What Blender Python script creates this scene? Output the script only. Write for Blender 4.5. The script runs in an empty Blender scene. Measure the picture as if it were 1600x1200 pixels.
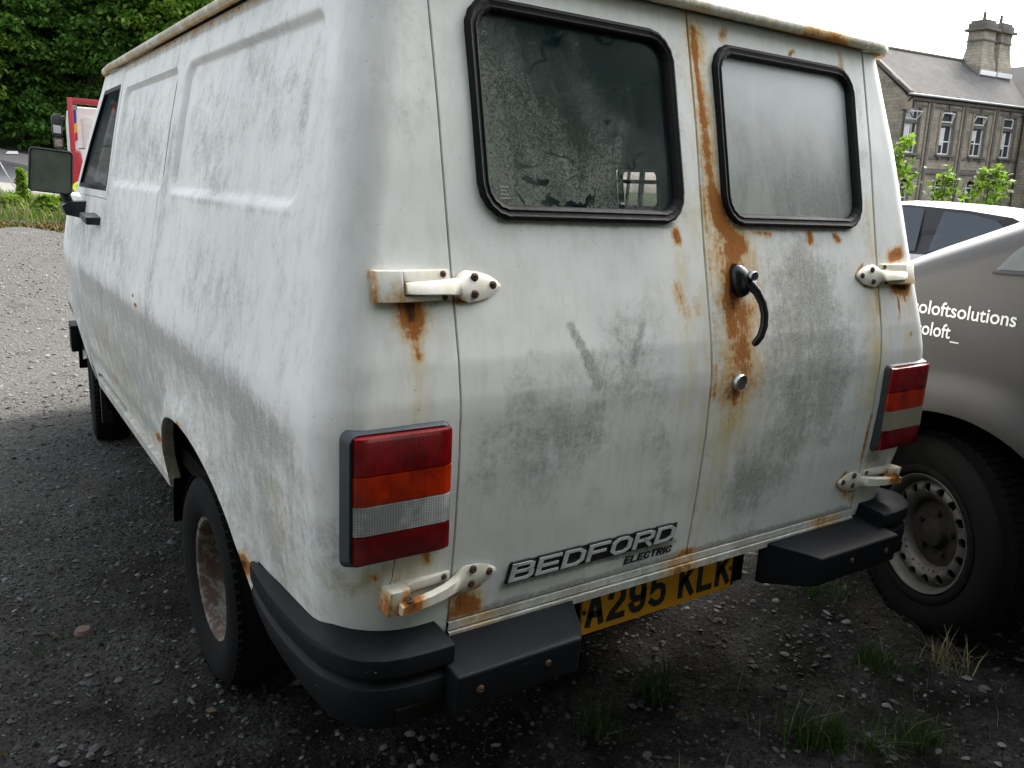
import bpy, bmesh, math, random
import numpy as np
from mathutils import Vector, Matrix
random.seed(7); rng = np.random.default_rng(7)
SC = bpy.context.scene
COL = SC.collection
R_ = math.radians
# ------------------------------------------------------------------ camera, sky, sun, exposure
def cam_axes(yaw, pitch, roll):
    cy, sy, cp, sp = math.cos(yaw), math.sin(yaw), math.cos(pitch), math.sin(pitch)
    f = Vector((sy*cp, cy*cp, sp)); r = Vector((cy, -sy, 0)); u = r.cross(f)
    return math.cos(roll)*r+math.sin(roll)*u, -math.sin(roll)*r+math.cos(roll)*u, f
cam = bpy.data.objects.new('camera', bpy.data.cameras.new('camera')); COL.objects.link(cam)
cr, cu, cf = cam_axes(R_(34.35767868), R_(-13.16526584), R_(2.85864539))
m = Matrix.Identity(4)
for i in range(3):
    m[i][0] = cr[i]; m[i][1] = cu[i]; m[i][2] = -cf[i]
m[0][3], m[1][3], m[2][3] = -1.42812, -1.77252, 1.49212
cam.matrix_world = m
cam.data.sensor_width = 36; cam.data.lens = 1289.24/1600*36
cam.data.clip_start = 0.05; cam.data.clip_end = 2000
SC.camera = cam
SUN_EL, SUN_AZ = 44, 72          # azimuth from +Y towards +X
w = bpy.data.worlds.new('World'); SC.world = w; w.use_nodes = True
nt = w.node_tree; bgn = nt.nodes['Background']
sky = nt.nodes.new('ShaderNodeTexSky'); sky.sky_type = 'NISHITA'; sky.sun_disc = False
sky.sun_elevation = R_(SUN_EL); sky.sun_rotation = R_(SUN_AZ)
sky.air_density = 1.0; sky.dust_density = 5.0; sky.ozone_density = 0.6; sky.altitude = 0
hs = nt.nodes.new('ShaderNodeHueSaturation'); hs.inputs['Saturation'].default_value = .32; nt.links.new(sky.outputs[0], hs.inputs['Color']); nt.links.new(hs.outputs[0], bgn.inputs[0]); bgn.inputs[1].default_value = 0.15
sl = bpy.data.lights.new('sun', 'SUN'); sl.energy = 1.2; sl.angle = R_(16); sl.color = (1, .95, .87)
sun = bpy.data.objects.new('sun', sl); COL.objects.link(sun)
sd = Vector((math.sin(R_(SUN_AZ))*math.cos(R_(SUN_EL)), math.cos(R_(SUN_AZ))*math.cos(R_(SUN_EL)), math.sin(R_(SUN_EL))))
sun.rotation_euler = sd.to_track_quat('Z', 'Y').to_euler()
SC.view_settings.view_transform = 'Standard'; SC.view_settings.look = 'None'
SC.view_settings.exposure = 2.12; SC.view_settings.gamma = 1; SC.view_settings.use_curve_mapping = False
SC.cycles.max_bounces = 6; SC.cycles.transparent_max_bounces = 12

# ------------------------------------------------------------------ object helpers
def tag(o, label=None, cat=None, group=None, kind=None):
    if label: o['label'] = label
    if cat: o['category'] = cat
    if group: o['group'] = group
    if kind: o['kind'] = kind
    return o
def empty(name, loc=(0, 0, 0), rz=0, parent=None):
    o = bpy.data.objects.new(name, None); COL.objects.link(o); o.location = loc; o.rotation_euler = (0, 0, rz)
    o.empty_display_size = .2
    if parent: o.parent = parent
    return o
def link(name, me, mat, parent=None, smooth=35):
    if mat is not None:
        for mm in (mat if isinstance(mat, (list, tuple)) else [mat]): me.materials.append(mm)
    if smooth:
        me.shade_smooth(); me.set_sharp_from_angle(angle=R_(smooth))
    o = bpy.data.objects.new(name, me); COL.objects.link(o)
    if parent: o.parent = parent
    return o
def mesh(name, V, F, mat, parent=None, smooth=35, attr=None, weld=0):
    me = bpy.data.meshes.new(name)
    me.from_pydata([tuple(map(float, v)) for v in V], [], [tuple(map(int, f)) for f in F])
    if weld:
        bm = bmesh.new(); bm.from_mesh(me); bmesh.ops.remove_doubles(bm, verts=bm.verts, dist=weld)
        bmesh.ops.recalc_face_normals(bm, faces=bm.faces); bm.to_mesh(me); bm.free()
    me.update()
    if attr is not None: paint(me, attr)
    return link(name, me, mat, parent, smooth)
def paint(me, fn):
    n = len(me.vertices); co = np.empty(n*3); me.vertices.foreach_get('co', co); co = co.reshape(-1, 3)
    c = np.ones((n, 4)); c[:, :3] = fn(co)
    a = me.color_attributes.new('stain', 'FLOAT_COLOR', 'POINT'); a.data.foreach_set('color', c.ravel())
def fast_mesh(name, V, F, mat, parent=None, smooth=0):
    """V (n,3), F (m,k) arrays"""
    V = np.asarray(V, np.float32); F = np.asarray(F, np.int32); k = F.shape[1]
    me = bpy.data.meshes.new(name); me.vertices.add(len(V)); me.vertices.foreach_set('co', V.ravel())
    me.loops.add(F.size); me.loops.foreach_set('vertex_index', F.ravel())
    me.polygons.add(len(F)); me.polygons.foreach_set('loop_start', np.arange(0, F.size, k, dtype=np.int32))
    me.polygons.foreach_set('loop_total', np.full(len(F), k, np.int32)); me.update(calc_edges=True)
    return link(name, me, mat, parent, smooth)
class MB:
    """collects shapes into one mesh"""
    def __init__(s): s.V = []; s.F = []
    def add(s, V, F):
        b = len(s.V); s.V += [Vector(v) for v in V]; s.F += [tuple(i+b for i in f) for f in F]; return s
    def box(s, x0, x1, y0, y1, z0, z1, M=None):
        V = [Vector((x, y, z)) for z in (z0, z1) for y in (y0, y1) for x in (x0, x1)]
        if M is not None: V = [M @ v for v in V]
        return s.add(V, [(0, 2, 3, 1), (4, 5, 7, 6), (0, 1, 5, 4), (2, 6, 7, 3), (0, 4, 6, 2), (1, 3, 7, 5)])
    def prism(s, poly, axis, a, b, M=None):
        """poly 2D points extruded along axis from a to b"""
        def mk(p, t):
            v = {'x': (t, p[0], p[1]), 'y': (p[0], t, p[1]), 'z': (p[0], p[1], t)}[axis]
            v = Vector(v); return M @ v if M is not None else v
        n = len(poly); V = [mk(p, a) for p in poly]+[mk(p, b) for p in poly]
        F = [tuple(range(n))[::-1], tuple(range(n, 2*n))]+[(i, (i+1) % n, n+(i+1) % n, n+i) for i in range(n)]
        return s.add(V, F)
    def tube(s, pts, r, n=8, caps=True):
        pts = [Vector(p) for p in pts]; V = []; F = []
        for i, p in enumerate(pts):
            t = (pts[min(i+1, len(pts)-1)]-pts[max(i-1, 0)]).normalized()
            a = t.orthogonal().normalized() if i == 0 else (a-t*a.dot(t)).normalized()
            b = t.cross(a); rr = r[i] if isinstance(r, (list, tuple)) else r
            V += [p+rr*(math.cos(2*math.pi*k/n)*a+math.sin(2*math.pi*k/n)*b) for k in range(n)]
        for i in range(len(pts)-1):
            F += [(i*n+k, i*n+(k+1) % n, (i+1)*n+(k+1) % n, (i+1)*n+k) for k in range(n)]
        if caps: F += [tuple(range(n))[::-1], tuple(range((len(pts)-1)*n, len(pts)*n))]
        return s.add(V, F)
    def lathe(s, prof, n=48, M=None, closed=False):
        """prof of (axial x, radius), spun about X"""
        V = []; F = []; k = len(prof)
        for i in range(n):
            a = 2*math.pi*i/n
            for (x, r) in prof:
                v = Vector((x, r*math.sin(a), r*math.cos(a))); V.append(M @ v if M is not None else v)
        for i in range(n):
            j = (i+1) % n
            for q in range(k if closed else k-1):
                q2 = (q+1) % k
                F.append((i*k+q, i*k+q2, j*k+q2, j*k+q))
        return s.add(V, F)
    def build(s, name, mat, parent=None, smooth=35, bevel=0, seg=2, attr=None, weld=0, fix=True):
        me = bpy.data.meshes.new(name); bm = bmesh.new()
        vs = [bm.verts.new(v) for v in s.V]
        for f in s.F:
            try: bm.faces.new([vs[i] for i in f])
            except ValueError: pass
        if weld: bmesh.ops.remove_doubles(bm, verts=bm.verts, dist=weld)
        if fix: bmesh.ops.recalc_face_normals(bm, faces=bm.faces)
        if bevel:
            ed = [e for e in bm.edges if len(e.link_faces) == 2 and e.calc_face_angle(0) > R_(30)]
            bmesh.ops.bevel(bm, geom=ed, offset=bevel, segments=seg, profile=.6, affect='EDGES', clamp_overlap=True)
        bm.to_mesh(me); bm.free()
        if attr is not None: paint(me, attr)
        return link(name, me, mat, parent, smooth)
def copy_tree(o, parent=None):
    c = o.copy(); COL.objects.link(c); c.parent = parent
    for ch in list(o.children): copy_tree(ch, c)
    return c

# ------------------------------------------------------------------ material helpers
class NT:
    def __init__(s, name):
        s.m = bpy.data.materials.new(name); s.m.use_nodes = True; s.t = s.m.node_tree; s.b = s.t.nodes['Principled BSDF']
        s.tc = s.t.nodes.new('ShaderNodeTexCoord')
    def n(s, typ, **kw):
        o = s.t.nodes.new(typ)
        for k, v in kw.items(): setattr(o, k, v)
        return o
    def set(s, sock, v):
        if isinstance(v, bpy.types.NodeSocket): s.t.links.new(v, sock)
        elif isinstance(v, (tuple, list)) and len(v) == 3 and sock.type == 'RGBA': sock.default_value = (*v, 1)
        else: sock.default_value = v
    def noise(s, scale=5, detail=4, rough=.55, vec=None, dist=0, out='Fac', mapscale=None):
        o = s.n('ShaderNodeTexNoise'); v = vec or s.tc.outputs['Object']
        if mapscale:
            mp = s.n('ShaderNodeMapping'); mp.inputs['Scale'].default_value = mapscale; s.t.links.new(v, mp.inputs[0]); v = mp.outputs[0]
        s.t.links.new(v, o.inputs['Vector'])
        o.inputs['Scale'].default_value = scale; o.inputs['Detail'].default_value = detail; o.inputs['Roughness'].default_value = rough
        o.inputs['Distortion'].default_value = dist
        return o.outputs[out]
    def vor(s, scale=5, feature='F1', out='Distance', vec=None, rnd=1):
        o = s.n('ShaderNodeTexVoronoi', feature=feature); s.t.links.new(vec or s.tc.outputs['Object'], o.inputs['Vector'])
        o.inputs['Scale'].default_value = scale; o.inputs['Randomness'].default_value = rnd
        return o.outputs[out]
    def math(s, op, a, b=0., c=0., clamp=False):
        o = s.n('ShaderNodeMath', operation=op, use_clamp=clamp)
        s.set(o.inputs[0], a); s.set(o.inputs[1], b); s.set(o.inputs[2], c); return o.outputs[0]
    def step(s, v, lo, hi, a=0., b=1.):
        o = s.n('ShaderNodeMapRange', interpolation_type='SMOOTHSTEP'); s.set(o.inputs[0], v)
        for i, q in enumerate((lo, hi, a, b)): o.inputs[i+1].default_value = q
        return o.outputs[0]
    def mix(s, f, a, b, blend='MIX'):
        o = s.n('ShaderNodeMix', data_type='RGBA', blend_type=blend); s.set(o.inputs[0], f); s.set(o.inputs[6], a); s.set(o.inputs[7], b)
        return o.outputs[2]
    def bump(s, h, strength=.3, dist=.01, chain=None):
        o = s.n('ShaderNodeBump'); s.set(o.inputs['Height'], h); o.inputs['Strength'].default_value = strength; o.inputs['Distance'].default_value = dist
        if chain is not None: s.t.links.new(chain, o.inputs['Normal'])
        return o.outputs[0]
    def out(s, col=None, rough=None, normal=None, **kw):
        if col is not None: s.set(s.b.inputs['Base Color'], col)
        if rough is not None: s.set(s.b.inputs['Roughness'], rough)
        if normal is not None: s.set(s.b.inputs['Normal'], normal)
        for k, v in kw.items(): s.set(s.b.inputs[k], v)
        return s.m
def plain(name, col, rough=.6, var=.12, scale=8, metal=0., bump=0., spec=.5, bscale=None, coat=0.):
    q = NT(name); n = q.noise(scale, 5, .6)
    lo = tuple(c*(1-var*2) for c in col); hi = tuple(min(1, c*(1+var)) for c in col)
    c = q.mix(n, lo, hi); kw = {'Metallic': metal, 'Specular IOR Level': spec, 'Coat Weight': coat}
    nb = q.bump(q.noise(bscale or scale*8, 4, .6), bump, .004) if bump else None
    r = q.math('ADD', q.math('MULTIPLY', n, .2), rough-.1)
    return q.out(c, r, nb, **kw)

def van_paint(name, rust_all=0.):
    q = NT(name)
    at = q.n('ShaderNodeAttribute', attribute_name='stain'); sp = q.n('ShaderNodeSeparateColor'); q.t.links.new(at.outputs['Color'], sp.inputs[0])
    Rr, Yy, Gg = sp.outputs
    big = q.noise(2.3, 3, .5); mid = q.noise(14, 5, .6); fine = q.noise(70, 6, .7); vfine = q.noise(260, 3, .7)
    streak = q.noise(1., 6, .7, mapscale=(48, 48, 5)); streak2 = q.noise(1., 4, .6, mapscale=(150, 150, 9))
    drips = q.noise(1., 6, .7, mapscale=(70, 70, 14), dist=.6)
    c = q.mix(q.step(big, .35, .65), (.715, .735, .715), (.795, .795, .765))
    c = q.mix(q.step(q.math('ADD', q.math('MULTIPLY', streak, .6), q.math('MULTIPLY', mid, .4)), .44, .62, 0, .35), c, (.57, .58, .55))
    # yellow water stains
    y = q.math('MULTIPLY', Yy, q.step(q.math('ADD', q.math('MULTIPLY', streak, .55), q.math('MULTIPLY', mid, .45)), .3, .62), clamp=True)
    c = q.mix(y, c, (.64, .54, .27))
    # grime: broken film of algae and soot, worn through in speckles and thin streaks
    g0 = q.math('ADD', q.math('MULTIPLY', streak, .10), q.math('ADD', q.math('MULTIPLY', fine, .46), q.math('MULTIPLY', mid, .44)))
    g1 = q.math('ADD', g0, q.math('MULTIPLY', q.math('SUBTRACT', Gg, .5), .42))
    gm = q.step(g1, .38, .70)
    gm = q.math('MULTIPLY', gm, q.step(Gg, .0, .25))
    gm = q.math('MULTIPLY', gm, q.step(vfine, .32, .62, .45, 1.))
    c = q.mix(q.math('MULTIPLY', gm, .66), c, (.13, .128, .112))
    d2 = q.math('MULTIPLY', q.step(q.math('ADD', drips, q.math('MULTIPLY', Gg, .12)), .60, .74), q.step(Gg, .1, .5))
    c = q.mix(q.math('MULTIPLY', d2, .22), c, (.10, .095, .08))
    wl = q.step(q.noise(9, 3, .6, dist=3.5), .495, .505, 0, 1); wl = q.math('MULTIPLY', q.math('MULTIPLY', wl, q.math('SUBTRACT', 1., wl)), 4.)
    c = q.mix(q.math('MULTIPLY', q.math('MULTIPLY', wl, Gg), .7), c, (.55, .57, .55))
    spk = q.step(q.noise(150, 2, .5), .73, .78); c = q.mix(q.math('MULTIPLY', spk, .55), c, (.12, .10, .08))
    # rust
    rn = q.math('ADD', q.math('MULTIPLY', streak2, .22), q.math('ADD', q.math('MULTIPLY', mid, .38), q.math('MULTIPLY', fine, .4)))
    r = q.math('ADD', Rr, q.math('MULTIPLY', q.math('SUBTRACT', rn, .5), 2.1)); r = q.math('MULTIPLY', r, q.step(Rr, .02, .22))
    if rust_all: r = q.math('ADD', r, rust_all)
    c = q.mix(q.step(r, .04, .42, 0, .75), c, (.62, .40, .16))
    c = q.mix(q.step(r, .36, .60), c, q.mix(fine, (.26, .075, .012), (.50, .20, .04)))
    c = q.mix(q.step(r, .80, 1.12), c, q.mix(fine, (.035, .012, .008), (.12, .035, .012)))
    rg = q.math('ADD', .50, q.math('ADD', q.math('MULTIPLY', gm, .35), q.step(r, .2, .6, 0, .45)), clamp=True)
    hb = q.math('ADD', q.math('MULTIPLY', q.step(r, .3, .9), fine), q.math('MULTIPLY', gm, q.math('MULTIPLY', vfine, .12)))
    nb = q.bump(hb, .5, .003); nb = q.bump(q.noise(3.2, 2, .5), .22, .03, nb); nb = q.bump(q.noise(11, 3, .5), .10, .008, nb)
    return q.out(c, rg, nb, **{'Specular IOR Level': .38})
M = {}
M['paint'] = van_paint('weathered_white_paint')
M['hinge'] = van_paint('hinge_paint')
M['rubber'] = plain('window_rubber', (.007, .007, .0075), .6, .3, 40, bump=.3, bscale=260, spec=.22)
M['gap'] = plain('seam_shadow_primer', (.02, .02, .02), .9)
M['greyseal'] = plain('grey_door_seal', (.13, .14, .15), .7, .2, 30, bump=.2)
M['bumper'] = None
M['tyre'] = plain('tyre_rubber', (.008, .008, .0085), .85, .3, 12, bump=.3, bscale=90, spec=.15)
M['black'] = plain('black_plastic', (.014, .014, .016), .4, .3, 20, bump=.1)
M['dark'] = plain('underbody_dark', (.007, .006, .005), .95, .4, 10, spec=.1)
M['interior'] = plain('van_interior_grey', (.055, .06, .06), .85, .3, 5)
M['chrome'] = plain('dull_chrome', (.55, .55, .53), .28, .2, 30, metal=1.)
M['screw'] = plain('rusty_screw', (.13, .075, .05), .6, .4, 200, metal=.4, bump=.4, bscale=400)
M['white'] = plain('white_enamel', (.72, .72, .70), .4, .06, 6)
M['mirror'] = plain('mirror_glass', (.42, .45, .41), .22, .3, 9, metal=.7)

def mat_bumper():
    q = NT('faded_black_bumper_plastic'); n = q.noise(9, 6, .65); f = q.noise(240, 3, .6); sc = q.noise(1, 5, .7, mapscale=(6, 40, 60))
    c = q.mix(n, (.005, .0055, .0065), (.012, .013, .0155)); c = q.mix(q.step(q.noise(48, 5, .7), .62, .80, 0, .5), c, (.05, .05, .046))
    c = q.mix(q.step(q.noise(95, 2, .5), .76, .79, 0, .8), c, (.35, .35, .33)); c = q.mix(q.step(sc, .66, .74, 0, .3), c, (.13, .14, .15))
    geo = q.n('ShaderNodeNewGeometry')
    sx = q.n('ShaderNodeSeparateXYZ'); q.t.links.new(geo.outputs['Normal'], sx.inputs[0])
    dust = q.math('MULTIPLY', q.step(sx.outputs[2], .3, .95), q.step(n, .3, .7, .1, .6))
    c = q.mix(dust, c, (.016, .018, .021))
    return q.out(c, q.math('ADD', .42, q.math('MULTIPLY', n, .3)), q.bump(f, .25, .002), **{'Specular IOR Level': .13})
M['bumper'] = mat_bumper()
def mat_lamp(name, col, col2, clear=False):
    q = NT(name)
    rib = q.n('ShaderNodeTexWave', wave_type='BANDS', bands_direction='X', wave_profile='SIN'); q.t.links.new(q.tc.outputs['Object'], rib.inputs[0]); rib.inputs['Scale'].default_value = 62
    rib2 = q.n('ShaderNodeTexWave', wave_type='BANDS', bands_direction='Z', wave_profile='SIN'); q.t.links.new(q.tc.outputs['Object'], rib2.inputs[0]); rib2.inputs['Scale'].default_value = 62
    h = q.math('ADD', rib.outputs['Fac'], q.math('MULTIPLY', rib2.outputs['Fac'], .8 if clear else .08))
    n = q.noise(18, 3, .5); c = q.mix(q.step(h, .2, 1.6), col, col2)
    c = q.mix(q.step(n, .38, .62, 0, .6), c, tuple(v*.35 for v in col))
    c = q.mix(q.step(q.noise(60, 5, .7), .58, .8, 0, .12), c, (.10, .08, .07))
    return q.out(c, .16, None, **{'Specular IOR Level': .6, 'Coat Weight': .6, 'Coat Roughness': .12, 'Coat Normal': q.bump(q.noise(90, 2), .04, .002), 'Normal': q.bump(h, .15, .0010)})
M['lamp_red'] = mat_lamp('red_lens', (.15, .002, .004), (.36, .006, .010))
M['lamp_orange'] = mat_lamp('amber_lens', (.38, .018, .002), (.60, .040, .004))
M['lamp_clear'] = mat_lamp('clear_ribbed_lens', (.30, .30, .30), (.56, .56, .56), True)
M['lamp_house'] = plain('grey_lamp_housing', (.040, .052, .064), .55, .25, 14, bump=.15)
def mat_lamp_dirty():
    q = NT('grimy_clear_lens'); n = q.noise(16, 5, .6)
    return q.out(q.mix(n, (.19, .17, .12), (.30, .28, .21)), .5)
M['lamp_clear_dirty'] = mat_lamp_dirty()
def mat_glass(name, frosted):
    q = NT(name); big = q.noise(3.1, 3, .5); mid = q.noise(13, 6, .68); fine = q.noise(150, 5, .75); vf = q.noise(420, 2, .6)
    xyz = q.n('ShaderNodeSeparateXYZ'); q.t.links.new(q.tc.outputs['Object'], xyz.inputs[0]); X, Z = xyz.outputs[0], xyz.outputs[2]
    if frosted:
        drip = q.noise(1., 5, .6, mapscale=(16, 16, 2.4))
        c = q.mix(q.step(drip, .33, .68), (.13, .145, .125), (.28, .30, .275))
        c = q.mix(q.step(fine, .45, .7, 0, .6), c, (.33, .345, .32)); c = q.mix(q.step(vf, .6, .72, 0, .6), c, (.07, .08, .075))
        h = q.math('SUBTRACT', Z, 1.62); c = q.mix(q.step(q.math('ADD', h, q.math('MULTIPLY', mid, .12)), -.06, .26, 0, .9), c, (.58, .62, .62))  # paler towards the top: sky reflection put into the pane colour
        a = .93; rough = q.math('ADD', .34, q.math('MULTIPLY', fine, .25))
    else:
        # dried dirt film thicker towards the lower left, washed into wandering channels
        film = q.math('ADD', q.math('MULTIPLY', X, -.9), q.math('MULTIPLY', q.math('SUBTRACT', 1.62, Z), 1.35))
        dg = q.noise(1., 5, .65, mapscale=(7, 7, 2.2), dist=.8); film = q.math('ADD', film, q.math('MULTIPLY', q.math('SUBTRACT', q.math('ADD', q.math('MULTIPLY', big, .4), q.math('MULTIPLY', dg, .6)), .5), 1.5))
        film = q.step(film, .08, .62)
        d = q.n('ShaderNodeTexNoise'); q.t.links.new(q.tc.outputs['Object'], d.inputs[0]); d.inputs['Scale'].default_value = 5.2; d.inputs['Detail'].default_value = 9; d.inputs['Distortion'].default_value = .5
        ch = q.math('ABSOLUTE', q.math('SUBTRACT', d.outputs['Fac'], .5)); ch = q.step(ch, .004, .014)   # 0 in channels
        chn = q.math('SUBTRACT', 1., q.math('MULTIPLY', q.math('SUBTRACT', 1., ch), q.step(q.noise(4.1, 2, .5), .42, .56)))
        spd = q.step(q.math('ADD', q.math('MULTIPLY', fine, .5), q.math('MULTIPLY', vf, .5)), .38, .60)
        f = q.math('MULTIPLY', q.math('MULTIPLY', q.math('ADD', .16, q.math('MULTIPLY', film, .62)), chn), q.math('ADD', .35, q.math('MULTIPLY', spd, .65)))
        c = q.mix(f, (.004, .022, .026), (.19, .21, .155))
        c = q.mix(q.step(q.noise(38, 5, .72), .67, .71, 0, .6), c, (.32, .36, .36))
        wn = q.n('ShaderNodeTexWave', wave_type='BANDS', bands_direction='DIAGONAL'); q.t.links.new(q.tc.outputs['Object'], wn.inputs[0]); wn.inputs['Scale'].default_value = 1.6; wn.inputs['Distortion'].default_value = 5
        c = q.mix(q.step(wn.outputs['Fac'], .55, .95, 0, .22), c, (.18, .20, .19))
        a = q.math('ADD', .50, q.math('MULTIPLY', f, .7), clamp=True); rough = q.math('ADD', .07, q.math('MULTIPLY', f, .55))
    return q.out(c, rough, q.bump(q.noise(2.2, 2), .05, .02), **{'Alpha': a, 'Specular IOR Level': .45})
M['glassL'] = mat_glass('dirty_clear_glass', False); M['glassR'] = mat_glass('frosted_grimy_glass', True)
def mat_dark_glass(name, tint=(.015, .03, .045), alpha=.85):
    q = NT(name); n = q.noise(3, 4, .6); f = q.noise(60, 5, .7)
    c = q.mix(q.step(f, .5, .8, 0, .3), tint, (.2, .2, .18))
    return q.out(c, q.math('MULTIPLY', n, .12), None, **{'Alpha': alpha, 'Specular IOR Level': .7})
M['carglass'] = mat_dark_glass('tinted_car_glass'); M['screen'] = mat_dark_glass('windscreen_glass', (.05, .06, .06), .25)

# ------------------------------------------------------------------ terrain
def terrain(x, y):
    x = np.asarray(x, float); y = np.asarray(y, float)
    D = np.sqrt(x*x+(y+1)**2)
    L = np.interp(D, [0, 8, 15, 18, 22, 27, 29, 33, 37, 40, 60, 90, 300], [0, .05, .38, .46, .56, .66, .70, .88, 1.0, 1.15, 5.5, 9, 12])
    Rr = np.interp(D, [0, 8, 20, 65, 300], [0, .03, .25, 1.25, 3])
    a = np.degrees(np.arctan2(x, y+1)); t = np.clip((a-22)/18, 0, 1); t = t*t*(3-2*t)
    t = np.where(a < -140, 1, t)
    back = np.clip((-y-4)/6, 0, 1)
    h = L*(1-t)+Rr*t
    return h*(1-back)
def ground():
    def ax(lo, hi, near, n1, n2):
        a = -np.geomspace(near, -lo, n2)[::-1]; b = np.linspace(-near, near, n1)[1:-1]; c = np.geomspace(near, hi, n2)
        return np.concatenate([a, b, c])
    xs = ax(-300, 400, 8, 90, 60); ys = ax(-120, 500, 8, 90, 70)
    X, Y = np.meshgrid(xs, ys); Z = terrain(X, Y)
    rr = np.sin(X*3.1+np.sin(Y*2.3))*np.sin(Y*2.7+1.3*np.sin(X*1.7))*.006+np.sin(X*.9+1)*np.sin(Y*.8)*.012
    Z = Z+rr-.004
    n, mm = X.shape; V = np.stack([X, Y, Z], -1).reshape(-1, 3)
    i = np.arange((n-1)*mm).reshape(n-1, mm)[:, :-1].ravel(); F = np.stack([i, i+1, i+mm+1, i+mm], 1)
    q = NT('gravel_ground'); P = q.tc.outputs['Object']
    big = q.noise(.55, 4, .6); mid = q.noise(4, 5, .65); fine = q.noise(35, 6, .75)
    v1 = q.vor(38, 'F1', 'Color'); vd = q.vor(38, 'F1', 'Distance'); v2 = q.vor(95, 'F1', 'Color'); vd2 = q.vor(95)
    s1 = q.n('ShaderNodeSeparateColor'); q.t.links.new(v1, s1.inputs[0]); s2 = q.n('ShaderNodeSeparateColor'); q.t.links.new(v2, s2.inputs[0])
    st = q.mix(s2.outputs[0], (.012, .012, .011), (.060, .060, .057))
    st = q.mix(q.math('MULTIPLY', q.step(s1.outputs[1], .55, .75), q.step(vd, .5, .3)), st, q.mix(s1.outputs[0], (.035, .035, .034), (.11, .11, .105)))
    st = q.mix(q.step(vd2, .3, .6, 0, .7), st, (.06, .057, .05))
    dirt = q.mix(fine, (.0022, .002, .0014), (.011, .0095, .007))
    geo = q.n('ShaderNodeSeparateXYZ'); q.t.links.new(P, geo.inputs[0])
    # shade near the vans put into the colour: darkened soil, paler stone further off
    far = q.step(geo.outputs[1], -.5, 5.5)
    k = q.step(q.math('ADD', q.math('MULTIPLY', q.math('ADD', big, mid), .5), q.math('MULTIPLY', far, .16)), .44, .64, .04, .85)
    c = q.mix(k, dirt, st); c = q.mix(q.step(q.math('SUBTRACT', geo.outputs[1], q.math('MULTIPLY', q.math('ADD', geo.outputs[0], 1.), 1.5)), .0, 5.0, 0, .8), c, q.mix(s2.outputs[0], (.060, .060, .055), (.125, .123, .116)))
    c = q.mix(q.step(q.noise(1.1, 5, .7), .62, .72, 0, .35), c, (.06, .042, .022))
    c = q.mix(q.math('MULTIPLY', q.step(q.noise(1.7, 4, .6), .60, .7, 0, .7), q.step(fine, .35, .6)), c, (.012, .018, .004))
    c = q.mix(q.step(geo.outputs[1], 42, 46), c, q.mix(big, (.022, .045, .010), (.05, .075, .02)))
    hb = q.math('ADD', q.math('MULTIPLY', q.math('SUBTRACT', 1., vd2), .6), fine); hb = q.math('ADD', hb, q.math('MULTIPLY', q.math('SUBTRACT', 1., vd), .8))
    mt = q.out(c, .95, q.bump(hb, .7, .012), **{'Specular IOR Level': .08})
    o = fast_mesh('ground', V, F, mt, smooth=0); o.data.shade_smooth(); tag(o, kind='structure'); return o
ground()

def strip(name, near, far, z_off, mat, x0=-80, x1=60, n=60, thick=0.0):
    """ribbon on the terrain between two straight lines given as (y at x=0, slope)"""
    V = []; F = []
    for i in range(n+1):
        x = x0+(x1-x0)*i/n
        for j in range(5):
            y = near[0]+near[1]*x+(far[0]-near[0]+(far[1]-near[1])*x)*j/4
            V.append((x, y, float(terrain(x, y))+z_off))
    for i in range(n):
        for j in range(4): F.append((i*5+j, (i+1)*5+j, (i+1)*5+j+1, i*5+j+1))
    if thick:
        b = len(V)
        for i in range(n+1): v = V[i*5]; V.append((v[0], v[1]-.01, v[2]-thick)); v = V[i*5+4]; V.append((v[0], v[1]+.01, v[2]-thick))
        for i in range(n): F.append((i*5, b+2*i, b+2*i+2, (i+1)*5)); F.append((i*5+4, (i+1)*5+4, b+2*i+3, b+2*i+1))
    return tag(mesh(name, V, F, mat, smooth=40), kind='structure')
def mat_asphalt(name, lo, hi):
    q = NT(name); c = q.mix(q.noise(1.2, 5, .6), lo, hi); c = q.mix(q.step(q.noise(80, 3, .6), .5, .8, 0, .4), c, tuple(v*1.8 for v in hi))
    return q.out(c, .85, q.bump(q.noise(60, 4), .4, .006))
strip('road', (31.5, -1.7*.9), (41.5, -.9), .03, mat_asphalt('road_asphalt', (.035, .037, .041), (.05, .052, .057)), -40, 8)
strip('pavement', (25.0, -1.7), (31.4, -1.6), .10, mat_asphalt('pavement_concrete', (.13, .125, .11), (.17, .165, .15)), -20, 7, thick=.12)
strip('far_pavement', (41.6, -.9), (44, -.9), .13, mat_asphalt('far_pavement_concrete', (.12, .115, .11), (.16, .155, .145)), -40, 8, thick=.12)

def rr_loop(cx, cz, hx, hz, r, n=12):
    pts = []
    for sx, sz, a0 in ((1, 1, 0), (-1, 1, 90), (-1, -1, 180), (1, -1, 270)):
        for i in range(n+1):
            a = R_(a0+90*i/n); pts.append((cx+sx*(hx-r)+r*math.cos(a), cz+sz*(hz-r)+r*math.sin(a)))
    return pts
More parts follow.
